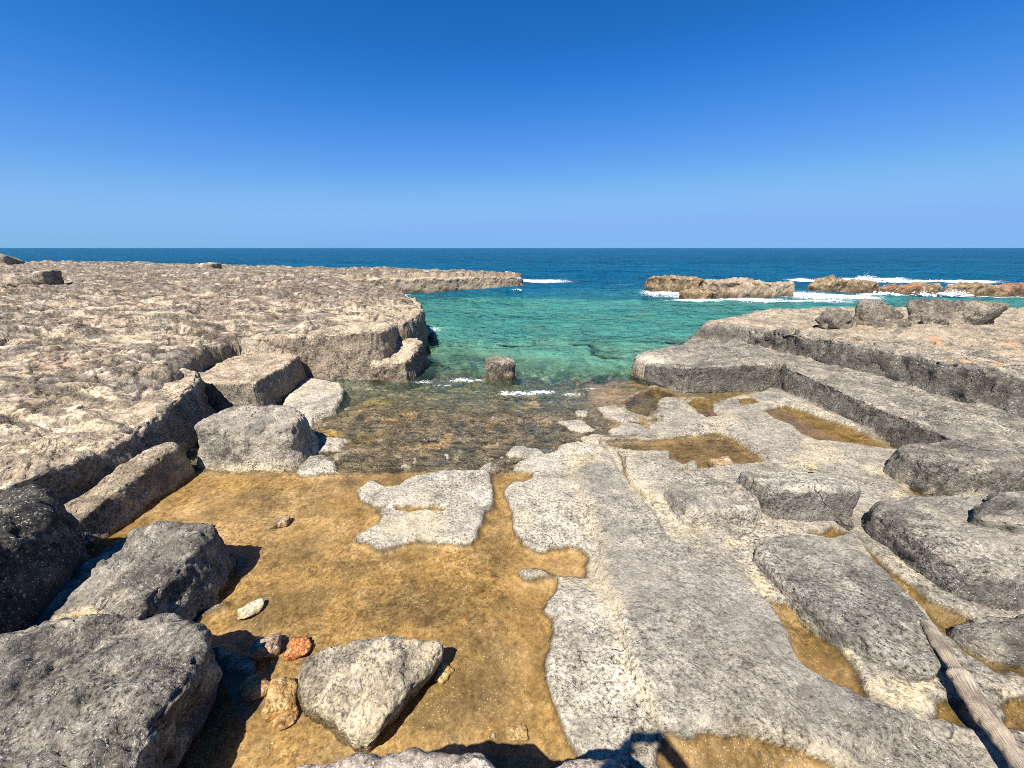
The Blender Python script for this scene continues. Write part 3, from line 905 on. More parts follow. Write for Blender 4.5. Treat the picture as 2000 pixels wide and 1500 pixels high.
def loft(name, label, cat, edge, batter=0.05, zbase=-0.15, shoulder=0.05, dome=0.02, seed=1, rough=1.0, n=260, smooth_it=2, cols=None, group=None, mat=None, warm=None, foot=None, kind=None, size=1.0, wetz=None, wall=None, spot=None):
    """A hewn or broken rock. edge: points (x, y, z) round its upper rim; the sides go down to zbase."""
    E = np.array([(*e, batter)[:4] if len(e) == 3 else e for e in edge], float)
    E = resample(chaikin(E, smooth_it), n)
    area = np.sum(E[:, 0] * np.roll(E[:, 1], -1) - np.roll(E[:, 0], -1) * E[:, 1])
    if area < 0:
        E = E[::-1].copy()
    tg = np.roll(E[:, :2], -3, 0) - np.roll(E[:, :2], 3, 0)
    tg /= np.linalg.norm(tg, axis=1, keepdims=True) + 1e-9
    on = np.stack([tg[:, 1], -tg[:, 0]], 1)
    cen = E[:, :2].mean(0)
    zc = E[:, 2].mean() + dome
    rows = []
    nw, nsd, ntp = 16, 8, int(26)
    sh = shoulder
    for k in range(nw):
        f_ = k / nw
        off = (1 - f_) * E[:, 3]
        zz_ = zbase + (E[:, 2] - sh - zbase) * f_
        rows.append(np.column_stack([E[:, :2] + on * off[:, None], zz_]))
    rin = np.linalg.norm(E[:, :2] - cen, axis=1)
    shr = np.minimum(sh, rin * 0.45)
    dirc = (cen - E[:, :2]) / (rin[:, None] + 1e-9)
    for k in range(nsd):
        a_ = k / nsd * math.pi / 2
        rows.append(np.column_stack([E[:, :2] + dirc * (shr * (1 - math.cos(a_)))[:, None], E[:, 2] - sh + sh * math.sin(a_)]))
    P0 = E[:, :2] + dirc * shr[:, None]
    # top plane fitted to the rim keeps the lie of the upper face
    A_ = np.column_stack([E[:, 0] - cen[0], E[:, 1] - cen[1], np.ones(n)])
    cf, *_r = np.linalg.lstsq(A_, E[:, 2], rcond=None)
    for k in range(ntp + 1):
        f_ = k / ntp
        f2 = 1 - (1 - f_) ** 1.0
        q = P0 + (cen - P0) * (f2 * 0.995)
        pl = cf[0] * (q[:, 0] - cen[0]) + cf[1] * (q[:, 1] - cen[1]) + cf[2] + dome * (1 - (1 - f_) ** 2)
        w_ = sst(0, 0.6, np.full(n, f_))
        rows.append(np.column_stack([q, E[:, 2] * (1 - w_) + pl * w_]))
    V = np.concatenate(rows).astype(np.float32)
    nr = len(rows)
    N = vnormals(V, nr, n).reshape(-1, 3)
    fr = 1.0 / size
    s_ = seed * 13.7
    x, y, z = V[:, 0] * fr + s_, V[:, 1] * fr - s_, V[:, 2] * fr
    d = 0.035 * fbm3(x * 2.6, y * 2.6, z * 2.6, 2) + 0.022 * fbm3(x * 8, y * 8, z * 8, 4) - 0.014 * sst(0.15, 0.6, fbm3(x * 17, y * 17, z * 17, 2))
    d = d * rough * size
    V = V + N * d[:, None]
    c = stone_cols(V, N, **(cols or GREYROCK), seed=seed, warm=warm, foot=foot)
    if spot is not None:
        sx, sy, sa, sb_, zs = spot
        rr0 = np.hypot((V[:, 0] - sx) / sa, (V[:, 1] - sy) / sb_) + 0.25 * fbm3(V[:, 0] * 9, V[:, 1] * 9, V[:, 2] * 9, 3)
        up_ = (np.repeat(np.arange(nr), n) > nw + 4)
        V[:, 2] -= (0.05 * sst(1.15, 0.5, rr0) * up_).astype(np.float32)
        c[:, :3] = mixc(c[:, :3], (0.56, 0.49, 0.35), sst(1.7, 1.1, rr0) * up_ * 0.8)
        c[:, :3] = mixc(c[:, :3], (0.30, 0.21, 0.10), sst(1.05, 0.8, rr0) * up_)
        c[:, 3] = np.where(rr0 < 1.2, 0.4, c[:, 3])
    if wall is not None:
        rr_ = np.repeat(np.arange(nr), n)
        c[:, :3] = mixc(c[:, :3], wall, sst(nw + 3, nw - 2, rr_ + 2.5 * fbm3(V[:, 0] * 4, V[:, 1] * 4, V[:, 2] * 4, 3)) * 0.8)  # sides painted darker than the top: part shade, part lichen on hewn faces
    Q = grid_quads(nr, n, True)
    w = np.zeros(len(V)) if wetz is None else sst(wetz + 0.15, wetz, V[:, 2])
    if wetz is not None:
        c[:, :3] = mixc(c[:, :3], (0.09, 0.06, 0.025), w * 0.8)
    o = mesh_obj(name, V, Q, mat or M_ROCK, c, {'wet': w})
    if kind:
        o['kind'] = kind; o['label'] = label
    else:
        tag(o, label, cat, group)
    return o


def E_(pts):        # (px, py, z) -> rim point in the place
    return [P(a, b, z) for a, b, z in pts]


cream_foot = (0.0, (0.44, 0.40, 0.32))
# left foreground
loft('rock_block', 'large grey rock block filling the bottom left corner', 'rock', [(-1.60, 1.46, .42, .0), (-1.48, 1.36, .43, -.08), (-1.42, 1.1, .43, -.12), (-1.36, 0.7, .43, -.12), (-1.45, 0.35, .43, -.1), (-2.6, 0.3, .5, .07), (-2.75, 1.2, .5, .07), (-2.2, 1.46, .48, .07), (-1.8, 1.5, .42, .05)],
     batter=0.07, shoulder=0.06, dome=0.03, seed=3, n=420, rough=1.5, smooth_it=1)
loft('rock_block', 'grey rock block with a pale silted hollow, behind the corner block', 'rock', [(-2.10, 2.26, .40), (-2.03, 2.12, .40), (-2.02, 1.9, .38), (-2.05, 1.66, .34), (-2.1, 1.45, .30), (-2.5, 1.35, .30), (-2.75, 1.4, .30), (-2.78, 1.75, .34), (-2.66, 2.0, .37), (-2.55, 2.24, .40)],
     batter=0.07, shoulder=0.07, dome=0.01, seed=4, n=360, rough=1.4, spot=(*P(128, 1228, .31)[:2], 0.11, 0.09, 0.3), smooth_it=1)
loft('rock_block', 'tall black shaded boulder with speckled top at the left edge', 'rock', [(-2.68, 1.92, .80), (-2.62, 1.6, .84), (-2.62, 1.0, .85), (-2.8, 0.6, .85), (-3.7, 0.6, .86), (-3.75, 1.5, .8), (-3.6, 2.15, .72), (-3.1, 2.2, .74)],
     batter=0.06, shoulder=0.10, dome=0.02, seed=5, n=360, rough=1.5, cols=dict(base=(0.055, 0.053, 0.05), dark=(0.025, 0.025, 0.025), pale=(0.15, 0.14, 0.125)), mat=M_KARST)  # near-black stone colour deepens the shade on this boulder's face
loft('rock_block', 'squared grey quarry block at the back of the ochre pool', 'rock', [(-3.28, 3.62, .40), (-2.75, 3.62, .42), (-2.40, 3.62, .43), (-2.33, 3.72, .44), (-2.33, 3.98, .46), (-2.48, 4.16, .46), (-2.95, 4.25, .46), (-3.4, 4.2, .44), (-3.45, 3.8, .42)],
     batter=0.13, shoulder=0.07, dome=0.02, seed=6, n=360, smooth_it=1, rough=1.4, cols=dict(base=(0.34, 0.325, 0.29), dark=(0.20, 0.195, 0.18), pale=(0.45, 0.42, 0.36)), foot=(-0.02, (0.5, 0.45, 0.34)))
loft('rock_block', 'low long brown wall stone beside the ochre pool', 'rock', [(-3.36, 3.46, .33), (-3.34, 3.1, .30), (-3.34, 2.75, .26), (-3.34, 2.4, .2), (-3.62, 2.4, .2), (-3.66, 2.8, .27), (-3.62, 3.3, .33), (-3.5, 3.5, .34)],
     batter=0.07, shoulder=0.05, dome=0.0, seed=7, n=300, cols=dict(base=(0.30, 0.255, 0.20), dark=(0.16, 0.14, 0.115), pale=(0.42, 0.37, 0.29)))
# right foreground
loft('rock_block', 'low pale grey hewn block left of the cracked block', 'rock', [(1.36, 3.02, .17), (1.38, 2.75, .20), (1.42, 2.56, .20), (1.95, 2.56, .22), (2.08, 2.7, .23), (2.04, 3.05, .17), (1.7, 3.12, .13)],
     batter=0.07, shoulder=0.06, dome=0.01, seed=8, n=300, smooth_it=1, cols=dict(base=(0.36, 0.345, 0.31), dark=(0.19, 0.185, 0.175), pale=(0.5, 0.47, 0.4)))
bl = loft('cracked_block', 'grey block with a crack and a cream stone resting on top', 'rock', [(2.05, 3.02, .30), (2.06, 2.85, .34), (2.14, 2.66, .37), (2.35, 2.62, .38), (2.75, 2.66, .36), (2.88, 2.72, .33), (3.0, 2.95, .24), (2.85, 3.15, .2), (2.45, 3.18, .22)],
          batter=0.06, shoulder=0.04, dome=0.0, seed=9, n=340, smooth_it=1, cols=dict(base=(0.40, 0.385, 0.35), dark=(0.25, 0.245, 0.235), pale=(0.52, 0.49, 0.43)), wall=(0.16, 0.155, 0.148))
loft('rock_block', 'big dark pitted block at the right edge beyond the driftwood', 'rock', [(2.84, 2.52, .28), (2.82, 2.3, .30), (2.84, 2.05, .30), (2.92, 1.86, .29), (3.3, 1.84, .30), (4.3, 1.9, .34), (4.4, 2.5, .34), (3.6, 2.72, .28), (3.1, 2.72, .25)],
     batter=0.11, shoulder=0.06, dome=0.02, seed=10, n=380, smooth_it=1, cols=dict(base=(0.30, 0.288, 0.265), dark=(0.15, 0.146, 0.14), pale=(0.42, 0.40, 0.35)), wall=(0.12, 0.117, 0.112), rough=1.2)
loft('rock_slab', 'low rounded grey slab left of the driftwood log', 'rock', [(1.72, 2.24, .16), (1.74, 1.95, .17), (1.84, 1.62, .18), (2.0, 1.36, .17), (2.22, 1.34, .17), (2.42, 1.6, .19), (2.5, 1.84, .19), (2.52, 2.1, .18), (2.42, 2.34, .17), (2.1, 2.4, .16)],
     batter=0.05, shoulder=0.05, dome=0.02, smooth_it=1, seed=11, n=340, rough=0.6, cols=dict(base=(0.285, 0.275, 0.255), dark=(0.18, 0.175, 0.165), pale=(0.39, 0.37, 0.33)))
loft('rock_block', 'dark block with shaded front at the right edge above the big pitted block', 'rock', [(3.72, 3.25, .34), (3.78, 3.02, .36), (4.1, 2.92, .38), (4.9, 2.9, .4), (5.0, 3.3, .4), (4.6, 3.55, .36), (3.95, 3.5, .33)],
     batter=0.10, shoulder=0.06, dome=0.02, seed=12, n=300, smooth_it=1, cols=dict(base=(0.21, 0.2, 0.185), dark=(0.09, 0.088, 0.085), pale=(0.34, 0.31, 0.26)))
loft('rock_slab', 'small rounded grey knob on top of the big pitted block', 'rock', [(3.32, 2.32, .40), (3.4, 2.16, .43), (3.7, 2.08, .45), (4.2, 2.1, .46), (4.2, 2.5, .45), (3.7, 2.52, .43)],
     batter=0.05, zbase=0.15, shoulder=0.06, dome=0.02, seed=13, n=220)
loft('rock_slab', 'low grey slab at the right edge below the big pitted block', 'rock', [(2.55, 1.66, .10), (2.62, 1.52, .12), (2.85, 1.46, .13), (3.4, 1.45, .15), (3.4, 1.72, .15), (2.9, 1.72, .13)],
     batter=0.05, shoulder=0.05, dome=0.02, seed=14, n=220)
# hewn walls and bench edges of the two shelves
HW = dict(base=(0.25, 0.238, 0.215), dark=(0.13, 0.126, 0.118), pale=(0.40, 0.375, 0.325))
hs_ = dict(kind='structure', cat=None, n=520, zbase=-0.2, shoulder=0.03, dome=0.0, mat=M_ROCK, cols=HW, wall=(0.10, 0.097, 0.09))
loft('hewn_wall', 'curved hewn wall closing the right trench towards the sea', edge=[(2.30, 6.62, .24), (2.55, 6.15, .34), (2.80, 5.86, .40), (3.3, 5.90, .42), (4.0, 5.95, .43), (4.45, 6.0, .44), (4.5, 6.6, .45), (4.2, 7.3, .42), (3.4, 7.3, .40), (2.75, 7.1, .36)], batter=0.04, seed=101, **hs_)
loft('hewn_bench', 'low hewn bench along the right trench', edge=[(4.34, 6.05, .43), (4.36, 5.2, .41), (4.42, 4.4, .39), (4.48, 3.6, .37), (4.6, 2.6, .37), (5.5, 2.6, .46), (5.4, 4.2, .47), (5.2, 5.6, .47), (4.9, 6.3, .46)], batter=0.06, seed=102, **hs_)
hs_['mat'] = M_KARST; hs_['shoulder'] = 0.045
loft('upper_wall', 'rough dark upper wall of the right shelf', edge=[(4.55, 7.75, .62), (4.85, 7.0, .74), (5.08, 6.3, .80), (5.25, 5.5, .83), (5.5, 4.7, .84), (5.8, 3.7, .86), (6.2, 2.6, .88), (7.2, 2.6, .86), (6.9, 4.4, .82), (6.3, 6.2, .76), (5.5, 7.8, .64)], batter=0.10, seed=103, rough=2.2, **hs_)
hl_ = dict(kind='structure', cat=None, n=520, zbase=-0.25, shoulder=0.06, dome=0.0, mat=M_KARST, cols=dict(base=(0.42, 0.355, 0.28), dark=(0.23, 0.2, 0.165), pale=(0.58, 0.5, 0.39)))
loft('hewn_wall', 'hewn cream wall facing the floor at the end of the left shelf', edge=[(-4.7, 6.48, .74), (-3.75, 6.50, .78), (-3.0, 6.52, .82), (-2.4, 6.55, .84), (-2.25, 6.7, .84), (-2.2, 7.3, .84), (-2.6, 7.8, .84), (-4.6, 7.5, .80)], batter=0.07, seed=104, rough=1.6, foot=(0.0, (0.42, 0.38, 0.3)), wall=(0.25, 0.215, 0.175), **hl_)
loft('shelf_edge', 'shaded inner edge of the left shelf beside the blocks', edge=[(-3.72, 1.6, .50), (-3.74, 2.4, .52), (-3.68, 3.1, .50), (-3.72, 3.7, .52), (-3.86, 4.25, .58), (-4.1, 4.85, .66), (-4.5, 5.05, .66), (-4.9, 4.6, .62), (-4.75, 3.2, .55), (-4.7, 1.6, .52)], batter=0.08, seed=105, rough=1.9, wall=(0.16, 0.145, 0.125), **hl_)
loft('hewn_bench', 'hewn bench below the pocket in the left shelf', edge=[(-4.65, 5.06, .45), (-3.62, 5.02, .44), (-3.57, 5.1, .44), (-3.57, 5.8, .46), (-3.64, 6.5, .47), (-4.7, 6.55, .48)], batter=0.08, seed=107, rough=1.0, smooth_it=1, wall=(0.2, 0.185, 0.16), **dict(hl_, mat=M_ROCK, shoulder=0.04))
loft('corner_rim', 'worn rim of rock at the seaward corner of the left shelf', edge=[(-2.55, 6.43, .30), (-2.05, 6.38, .33), (-1.80, 6.40, .37), (-1.73, 6.9, .45), (-1.76, 7.5, .52), (-2.3, 7.6, .45), (-2.6, 7.4, .4)], batter=0.05, seed=108, rough=1.8, smooth_it=1, wall=(0.15, 0.13, 0.105), wetz=-0.05, **dict(hl_, shoulder=0.07))
loft('shelf_cliff', 'broken seaward cliff of the left shelf', edge=[(-2.12, 7.3, .83), (-1.98, 8.1, .84), (-2.12, 9.2, .83), (-2.5, 10.6, .80), (-3.2, 12.2, .78), (-4.2, 12.6, .80), (-3.7, 10.2, .85), (-3.0, 8.0, .86)], batter=0.10, seed=109, rough=2.6, wall=(0.2, 0.175, 0.14), wetz=0.0, **dict(hl_, zbase=-0.6))
hl_['n'] = 640; hl_['shoulder'] = 0.12
loft('quay_wall', 'long low quay wall of the left shelf on the far side of the cove', edge=[(-13.5, 20.2, .66), (-10, 20.5, .68), (-6.5, 20.9, .70), (-4.2, 21.3, .70), (-3.6, 21.5, .60), (-3.0, 21.9, .64), (-1.2, 22.4, .66), (0.2, 23.1, .60), (0.7, 23.8, .5), (0.4, 24.5, .55), (-3, 24.6, .62), (-8, 23.5, .68), (-13.5, 22.6, .68)], batter=0.15, seed=106, rough=1.5, size=2.4, wall=(0.22, 0.19, 0.15), wetz=0.0, **hl_)
# offshore reef and shelf boulders
REEF = dict(base=(0.255, 0.19, 0.115), dark=(0.105, 0.08, 0.05), pale=(0.42, 0.34, 0.24))
REEFG = dict(base=(0.33, 0.27, 0.21), dark=(0.17, 0.12, 0.07), pale=(0.46, 0.40, 0.33))
REEFR = dict(base=(0.26, 0.15, 0.095), dark=(0.14, 0.09, 0.05), pale=(0.42, 0.29, 0.2))


def reef(label, px0, px1, pyb, hgt, cols, seed, deep=1.6, prof=(0.7, 1.0, 0.9, 0.75)):
    x0, yb, _ = P(px0, pyb, SEA); x1 = P(px1, pyb, SEA)[0]
    w = x1 - x0; hgt *= 0.82
    e = [(x0 + 0.06 * w, yb + 0.25, hgt * prof[0]), (x0 + 0.35 * w, yb + 0.15, hgt * prof[1]), (x0 + 0.68 * w, yb + 0.1, hgt * prof[2]), (x0 + 0.95 * w, yb + 0.3, hgt * prof[3]),
         (x1, yb + deep * 0.7, hgt * prof[3] * 0.9), (x0 + 0.6 * w, yb + deep, hgt * prof[2]), (x0 + 0.3 * w, yb + deep, hgt * prof[1]), (x0, yb + deep * 0.8, hgt * prof[0] * 0.9)]
    return loft('reef_rock', label, 'rock', e, batter=0.15, zbase=-0.8, shoulder=0.12, dome=0.03, seed=seed, rough=2.3, n=260, size=2.2, cols=cols, group='reef rocks offshore', mat=M_KARST, wetz=0.05)


reef('leftmost reef rock with a brown undercut end, in white surf', 1272, 1400, 572, 0.95, REEF, 21, 1.8, (0.95, 1.0, 0.85, 0.75))
reef('long grey topped reef rock in the left reef group', 1395, 1570, 580, 0.85, REEFG, 22, 1.8, (0.9, 1.0, 0.9, 0.85))
reef('low brown reef rock in front of the leftmost reef rock', 1335, 1412, 583, 0.42, REEF, 23, 0.9)
reef('brown and rust reef rock right of the gap of white surf', 1598, 1735, 569, 0.72, REEF, 24, 1.6, (0.5, 1.0, 0.95, 0.6))
reef('low rust red reef rock right of the breaking wave', 1738, 1812, 573, 0.42, REEFR, 25, 1.2)
reef('low dark brown reef rock between two small waterfalls', 1800, 1856, 573, 0.5, REEF, 26, 1.2)
reef('wide brown reef rock near the right edge of the sea', 1880, 1972, 575, 0.55, REEF, 27, 1.4)
reef('rust brown reef rock cut off by the right edge', 1965, 2060, 577, 0.5, REEFR, 28, 1.4)


def boulder(name, label, center, dims, seed, cols=None, planes=9, rough=1.0, sub=4, warm=None, rot=0.0, mat=None, group=None, wetz=None, sink=0.25, cat='rock', sharp=10.0, tilt=0.0, foot=None):
    """A loose stone: a sphere cut by random planes, softened and roughened."""
    import bmesh
    bm = bmesh.new()
    bmesh.ops.create_icosphere(bm, subdivisions=sub, radius=1.0)
    D = np.array([v.co[:] for v in bm.verts], np.float32)
    T = np.array([[v.index for v in f.verts] for f in bm.faces], np.int32)
    bm.free()
    r2 = np.random.RandomState(seed)
    pn = r2.normal(size=(planes, 3)); pn /= np.linalg.norm(pn, axis=1, keepdims=True)
    pn = np.vstack([pn, np.eye(3), -np.eye(3)])
    pd = np.concatenate([r2.uniform(0.62, 0.95, planes), np.full(6, 0.95)])
    dots = np.maximum(D @ pn.T, 1e-3)
    rr = pd[None, :] / dots
    r_ = -np.log(np.sum(np.exp(-sharp * np.minimum(rr, 4)), 1)) / sharp
    r_ = r_ / np.percentile(r_, 90)
    V = D * r_[:, None] * (np.array(dims) / 2)
    sz = float(np.mean(dims))
    q = V / sz * 2
    s_ = seed * 5.3
    d = 0.07 * fbm3(q[:, 0] * 1.3 + s_, q[:, 1] * 1.3, q[:, 2] * 1.3, 3) + 0.05 * fbm3(q[:, 0] * 4 + s_, q[:, 1] * 4, q[:, 2] * 4, 4)
    V = V + D * (d * sz * rough)[:, None]
    ct, st = math.cos(tilt), math.sin(tilt)
    V = np.stack([V[:, 0] * ct + V[:, 2] * st, V[:, 1], -V[:, 0] * st + V[:, 2] * ct], 1)
    c_, s2_ = math.cos(rot), math.sin(rot)
    V = np.stack([V[:, 0] * c_ - V[:, 1] * s2_, V[:, 0] * s2_ + V[:, 1] * c_, V[:, 2]], 1)
    zmin = V[:, 2].min(); hh = V[:, 2].max() - zmin
    V[:, 2] -= zmin + sink * hh
    V = (V + np.array(center)).astype(np.float32)
    c = stone_cols(V / max(sz * 1.2, 0.05) * 0.6, D, **(cols or GREYROCK), seed=seed, warm=warm)
    w = np.zeros(len(V))
    if wetz is not None:
        w = sst(wetz + 0.12, wetz, V[:, 2]); c[:, :3] = mixc(c[:, :3], (0.07, 0.05, 0.025), w * 0.8)
    if foot is not None:
        w = sst(foot + 0.03, foot, V[:, 2]); c[:, :3] = mixc(c[:, :3], (0.16, 0.11, 0.05), w * 0.8)
    o = mesh_obj(name, V, T, mat or M_ROCK, c, {'wet': w})
    return tag(o, label, cat, group)


def on_ground(px, py, z=0.0):
    for _ in range(12):
        x, y, _z = P(px, py, z)
        z = 0.5 * z + 0.5 * ground_z(x, y)
    return (x, y, ground_z(x, y))


# the stone standing in the sea at the mouth of the floor
x, y, _ = P(978, 742, SEA)
loft('standing_stone', 'single dark squared stone standing in the water', 'rock', [(x - .27, y + .02, .33), (x - .05, y - .02, .34), (x + .19, y, .31), (x + .25, y + .06, .29), (x + .25, y + .35, .29), (x - .05, y + .42, .32), (x - .28, y + .3, .33)],
     batter=-0.05, zbase=-0.35, shoulder=0.05, dome=0.01, seed=31, n=220, rough=1.2, cols=dict(base=(0.27, 0.245, 0.205), dark=(0.13, 0.115, 0.10), pale=(0.42, 0.38, 0.32)), wetz=-0.02, smooth_it=1)
# boulders on the right shelf
DARK = dict(base=(0.175, 0.158, 0.135), dark=(0.07, 0.066, 0.06), pale=(0.32, 0.29, 0.245))
for lb, px, py, z, dm, sd0, rt in [
    ('brown rough boulder, leftmost on the right shelf edge', 1635, 640, 0.55, (0.8, 0.65, 0.75), 41, 0.2),
    ('tall dark boulder, highest on the right shelf', 1712, 640, 0.55, (0.95, 0.75, 1.1), 42, 0.6),
    ('long flat topped boulder at the right of the shelf boulders', 1842, 636, 0.55, (1.6, 0.95, 1.0), 43, 0.0),
    ('small grey boulder leaning between the dark boulders', 1745, 641, 0.58, (0.55, 0.4, 0.36), 44, -0.4),
    ('low pale grey boulder in front of the long boulder', 1830, 641, 0.58, (0.7, 0.45, 0.4), 45, 0.1),
    ('dark rounded boulder at the water corner of the right shelf', 1425, 668, 0.3, (0.75, 0.7, 0.6), 46, 0.3)]:
    x, y, zg = on_ground(px, py, z)
    if sd0 == 46:
        x, y, zg = P(px, 676, 0.15); zg = -0.05
    boulder('shelf_boulder', lb, (x, y, zg), dm, sd0, DARK, 10, 1.15, 5, rot=rt, mat=M_KARST, group='boulders on the right shelf', sink=0.4, sharp=12)
# boulders far out on the left shelf
for lb, px, py, z, dm, sd0 in [
    ('dark cornered boulder far out on the left shelf', 92, 558, 0.85, (0.95, 0.8, 0.75), 51),
    ('long low pale boulder beside the dark cornered boulder', 45, 558, 0.85, (1.5, 0.8, 0.5), 52),
    ('pale boulder at the far left edge of the horizon', 5, 516, 0.7, (3.4, 2.2, 1.5), 53),
    ('flat pale stone far out on the left shelf', 405, 527, 0.75, (2.2, 1.5, 0.7), 54)]:
    x, y, zg = on_ground(px, py, z)
    boulder('shelf_boulder', lb, (x, y, zg), dm, sd0, dict(base=(0.33, 0.29, 0.23), dark=(0.16, 0.14, 0.12), pale=(0.5, 0.45, 0.36)), 7, 1.0, 4, mat=M_KARST, group='boulders on the left shelf', sink=0.15)
for lb, px, py, z, dm, sd0 in [
    ('dark boulder at the water corner of the left shelf', 812, 655, 0.0, (0.7, 0.9, 0.85), 56),
    ('small wet dark rock in the foam below the left shelf', 838, 662, -0.1, (0.45, 0.4, 0.35), 57)]:
    x, y, _ = P(px, py, z)
    boulder('shore_boulder', lb, (x, y, -0.3 if sd0 == 56 else -0.2), dm, sd0, DARK, 7, 1.3, 4, mat=M_KARST, sink=0.05, wetz=0.0)

# the triangular boulder in the foreground pool
loft('boulder', 'pale grey triangular boulder standing in the foreground pool', 'boulder',
     [(*P(578, 1300, .16), .02), (*P(600, 1268, .2), .02), (*P(680, 1245, .24), .03), (*P(770, 1236, .24), .03), (*P(845, 1240, .2), .0), (*P(872, 1252, .17), -.05), (*P(850, 1290, .18), -.07), (*P(790, 1350, .19), -.07), (*P(735, 1420, .17), -.06), (*P(705, 1440, .13), -.03), (*P(640, 1400, .12), .02), (*P(588, 1350, .13), .02)],
     zbase=-0.06, shoulder=0.06, dome=0.06, seed=61, n=420, smooth_it=2, rough=1.15, size=0.7, cols=dict(base=(0.48, 0.43, 0.335), dark=(0.27, 0.25, 0.22), pale=(0.6, 0.54, 0.43)), foot=(-0.01, (0.12, 0.09, 0.05)))

# loose stones
ORG = dict(base=(0.46, 0.30, 0.155), dark=(0.28, 0.17, 0.08), pale=(0.6, 0.46, 0.3))
for lb, px, py, dm, sd0, cl, rt, gz in [
    ('bone white triangular stone lying in the ochre pool', 490, 1190, (0.19, 0.13, 0.06), 71, dict(base=(0.78, 0.72, 0.58), dark=(0.62, 0.56, 0.44), pale=(0.85, 0.8, 0.68)), 0.6, 0),
    ('small holed brown stone in the middle of the ochre pool', 548, 1018, (0.17, 0.12, 0.085), 72, dict(base=(0.42, 0.30, 0.2), dark=(0.16, 0.12, 0.09), pale=(0.55, 0.45, 0.33)), 0.2, 0),
    ('knobbly pink grey stone beside the orange stone', 522, 1268, (0.16, 0.18, 0.14), 73, dict(base=(0.45, 0.33, 0.24), dark=(0.17, 0.14, 0.12), pale=(0.62, 0.52, 0.42)), 0.4, 0),
    ('brick orange stone behind the triangular boulder', 584, 1263, (0.16, 0.14, 0.07), 74, dict(base=(0.52, 0.21, 0.075), dark=(0.4, 0.15, 0.06), pale=(0.6, 0.3, 0.14)), 0.1, 0),
    ('tan stone half in shadow by the corner block', 498, 1340, (0.16, 0.17, 0.08), 75, ORG, 0.9, 0),
    ('yellow ochre stone leaning on the triangular boulder', 552, 1358, (0.17, 0.22, 0.12), 76, dict(base=(0.52, 0.35, 0.15), dark=(0.36, 0.23, 0.09), pale=(0.6, 0.45, 0.25)), 0.3, 0),
    ('small flat tan stone in front of the yellow ochre stone', 556, 1402, (0.14, 0.10, 0.04), 77, ORG, 0.7, 0),
    ('cream flake of stone right of the triangular boulder', 863, 1310, (0.13, 0.12, 0.05), 78, dict(base=(0.62, 0.48, 0.24), dark=(0.5, 0.36, 0.16), pale=(0.72, 0.6, 0.38)), 1.0, 0),
    ('pale arrow shaped flat stone near the bottom of the pool', 1010, 1430, (0.13, 0.09, 0.03), 79, dict(base=(0.58, 0.45, 0.28), dark=(0.42, 0.3, 0.16), pale=(0.72, 0.6, 0.42)), 0.2, 0),
    ('tiny white pebble beside the arrow shaped stone', 963, 1432, (0.025, 0.025, 0.018), 80, dict(base=(0.72, 0.68, 0.6), dark=(0.6, 0.56, 0.5), pale=(0.8, 0.76, 0.7)), 0, 0),
    ('brown layered stone at the end of the middle pool', 1410, 908, (0.34, 0.18, 0.14), 81, dict(base=(0.40, 0.28, 0.17), dark=(0.17, 0.13, 0.09), pale=(0.6, 0.5, 0.37)), -0.1, 0.02),
    ('small grey stone wedged between two blocks on the right', 1650, 1028, (0.11, 0.11, 0.1), 82, GREYROCK, 0.3, 0.08)]:
    x, y, _ = P(px, py, gz)
    boulder('stone', lb, (x, y, ground_z(x, y)), dm, sd0, cl, 7, 1.1, 4, rot=rt, sink=0.12, cat='stone', group='loose stones on the quarry floor', sharp=14.0)
x, y, _ = P(1585, 912, 0.28)
boulder('stone', 'cream yellow stone resting on the cracked block', (x, y, 0.26), (0.12, 0.09, 0.05), 83, dict(base=(0.68, 0.6, 0.38), dark=(0.55, 0.46, 0.27), pale=(0.76, 0.7, 0.5)), 7, 1.0, 4, sink=0.1, cat='stone', group='loose stones on the quarry floor', sharp=14.0)

for lb, px, py, z, dm, sd0 in [
    ('small white stone lying on the left shelf above the shaded wall', 145, 800, 0.5, (0.16, 0.12, 0.06), 84),
    ('small cream stone far back on the left shelf near the quay', 430, 570, 0.8, (0.5, 0.35, 0.22), 85)]:
    x, y, zg = on_ground(px, py, z)
    boulder('stone', lb, (x, y, zg), dm, sd0, dict(base=(0.68, 0.6, 0.46), dark=(0.5, 0.43, 0.33), pale=(0.78, 0.72, 0.6)), 7, 0.8, 3, sink=0.1, cat='stone', sharp=14.0)

# ------------------------------------------------------------------ driftwood


def wood_material():
    s = NT('bleached_driftwood')
    at = s.N('Attribute', attribute_name='Col')
    tc = s.N('Attribute', attribute_name='along'); ta = s.N('Attribute', attribute_name='around')
    cb = s.N('CombineXYZ')
    s.L(s.math('MULTIPLY', tc.outputs['Fac'], 0.5), cb.inputs[0]); s.L(s.math('MULTIPLY', ta.outputs['Fac'], 22.0), cb.inputs[1])
    n = s.N('TexNoise', Scale=1.6, Detail=6.0, Roughness=0.65); s.L(cb.outputs[0], n.inputs['Vector'])
    c = s.mix(0.9, at.outputs['Color'], s.ramp(n.outputs[0], [(0.36, 0.22), (0.45, 0.85), (0.66, 1.5)]), 'MULTIPLY')
    b = s.N('Bump', Strength=1.0, Distance=0.012); s.L(n.outputs[0], b.inputs['Height'])
    p = s.N('BsdfPrincipled', Roughness=0.85); s.L(c, p.inputs['Base Color']); s.L(b.outputs[0], p.inputs['Normal'])
    s.L(p.outputs[0], s.out.inputs['Surface'])
    return s.m


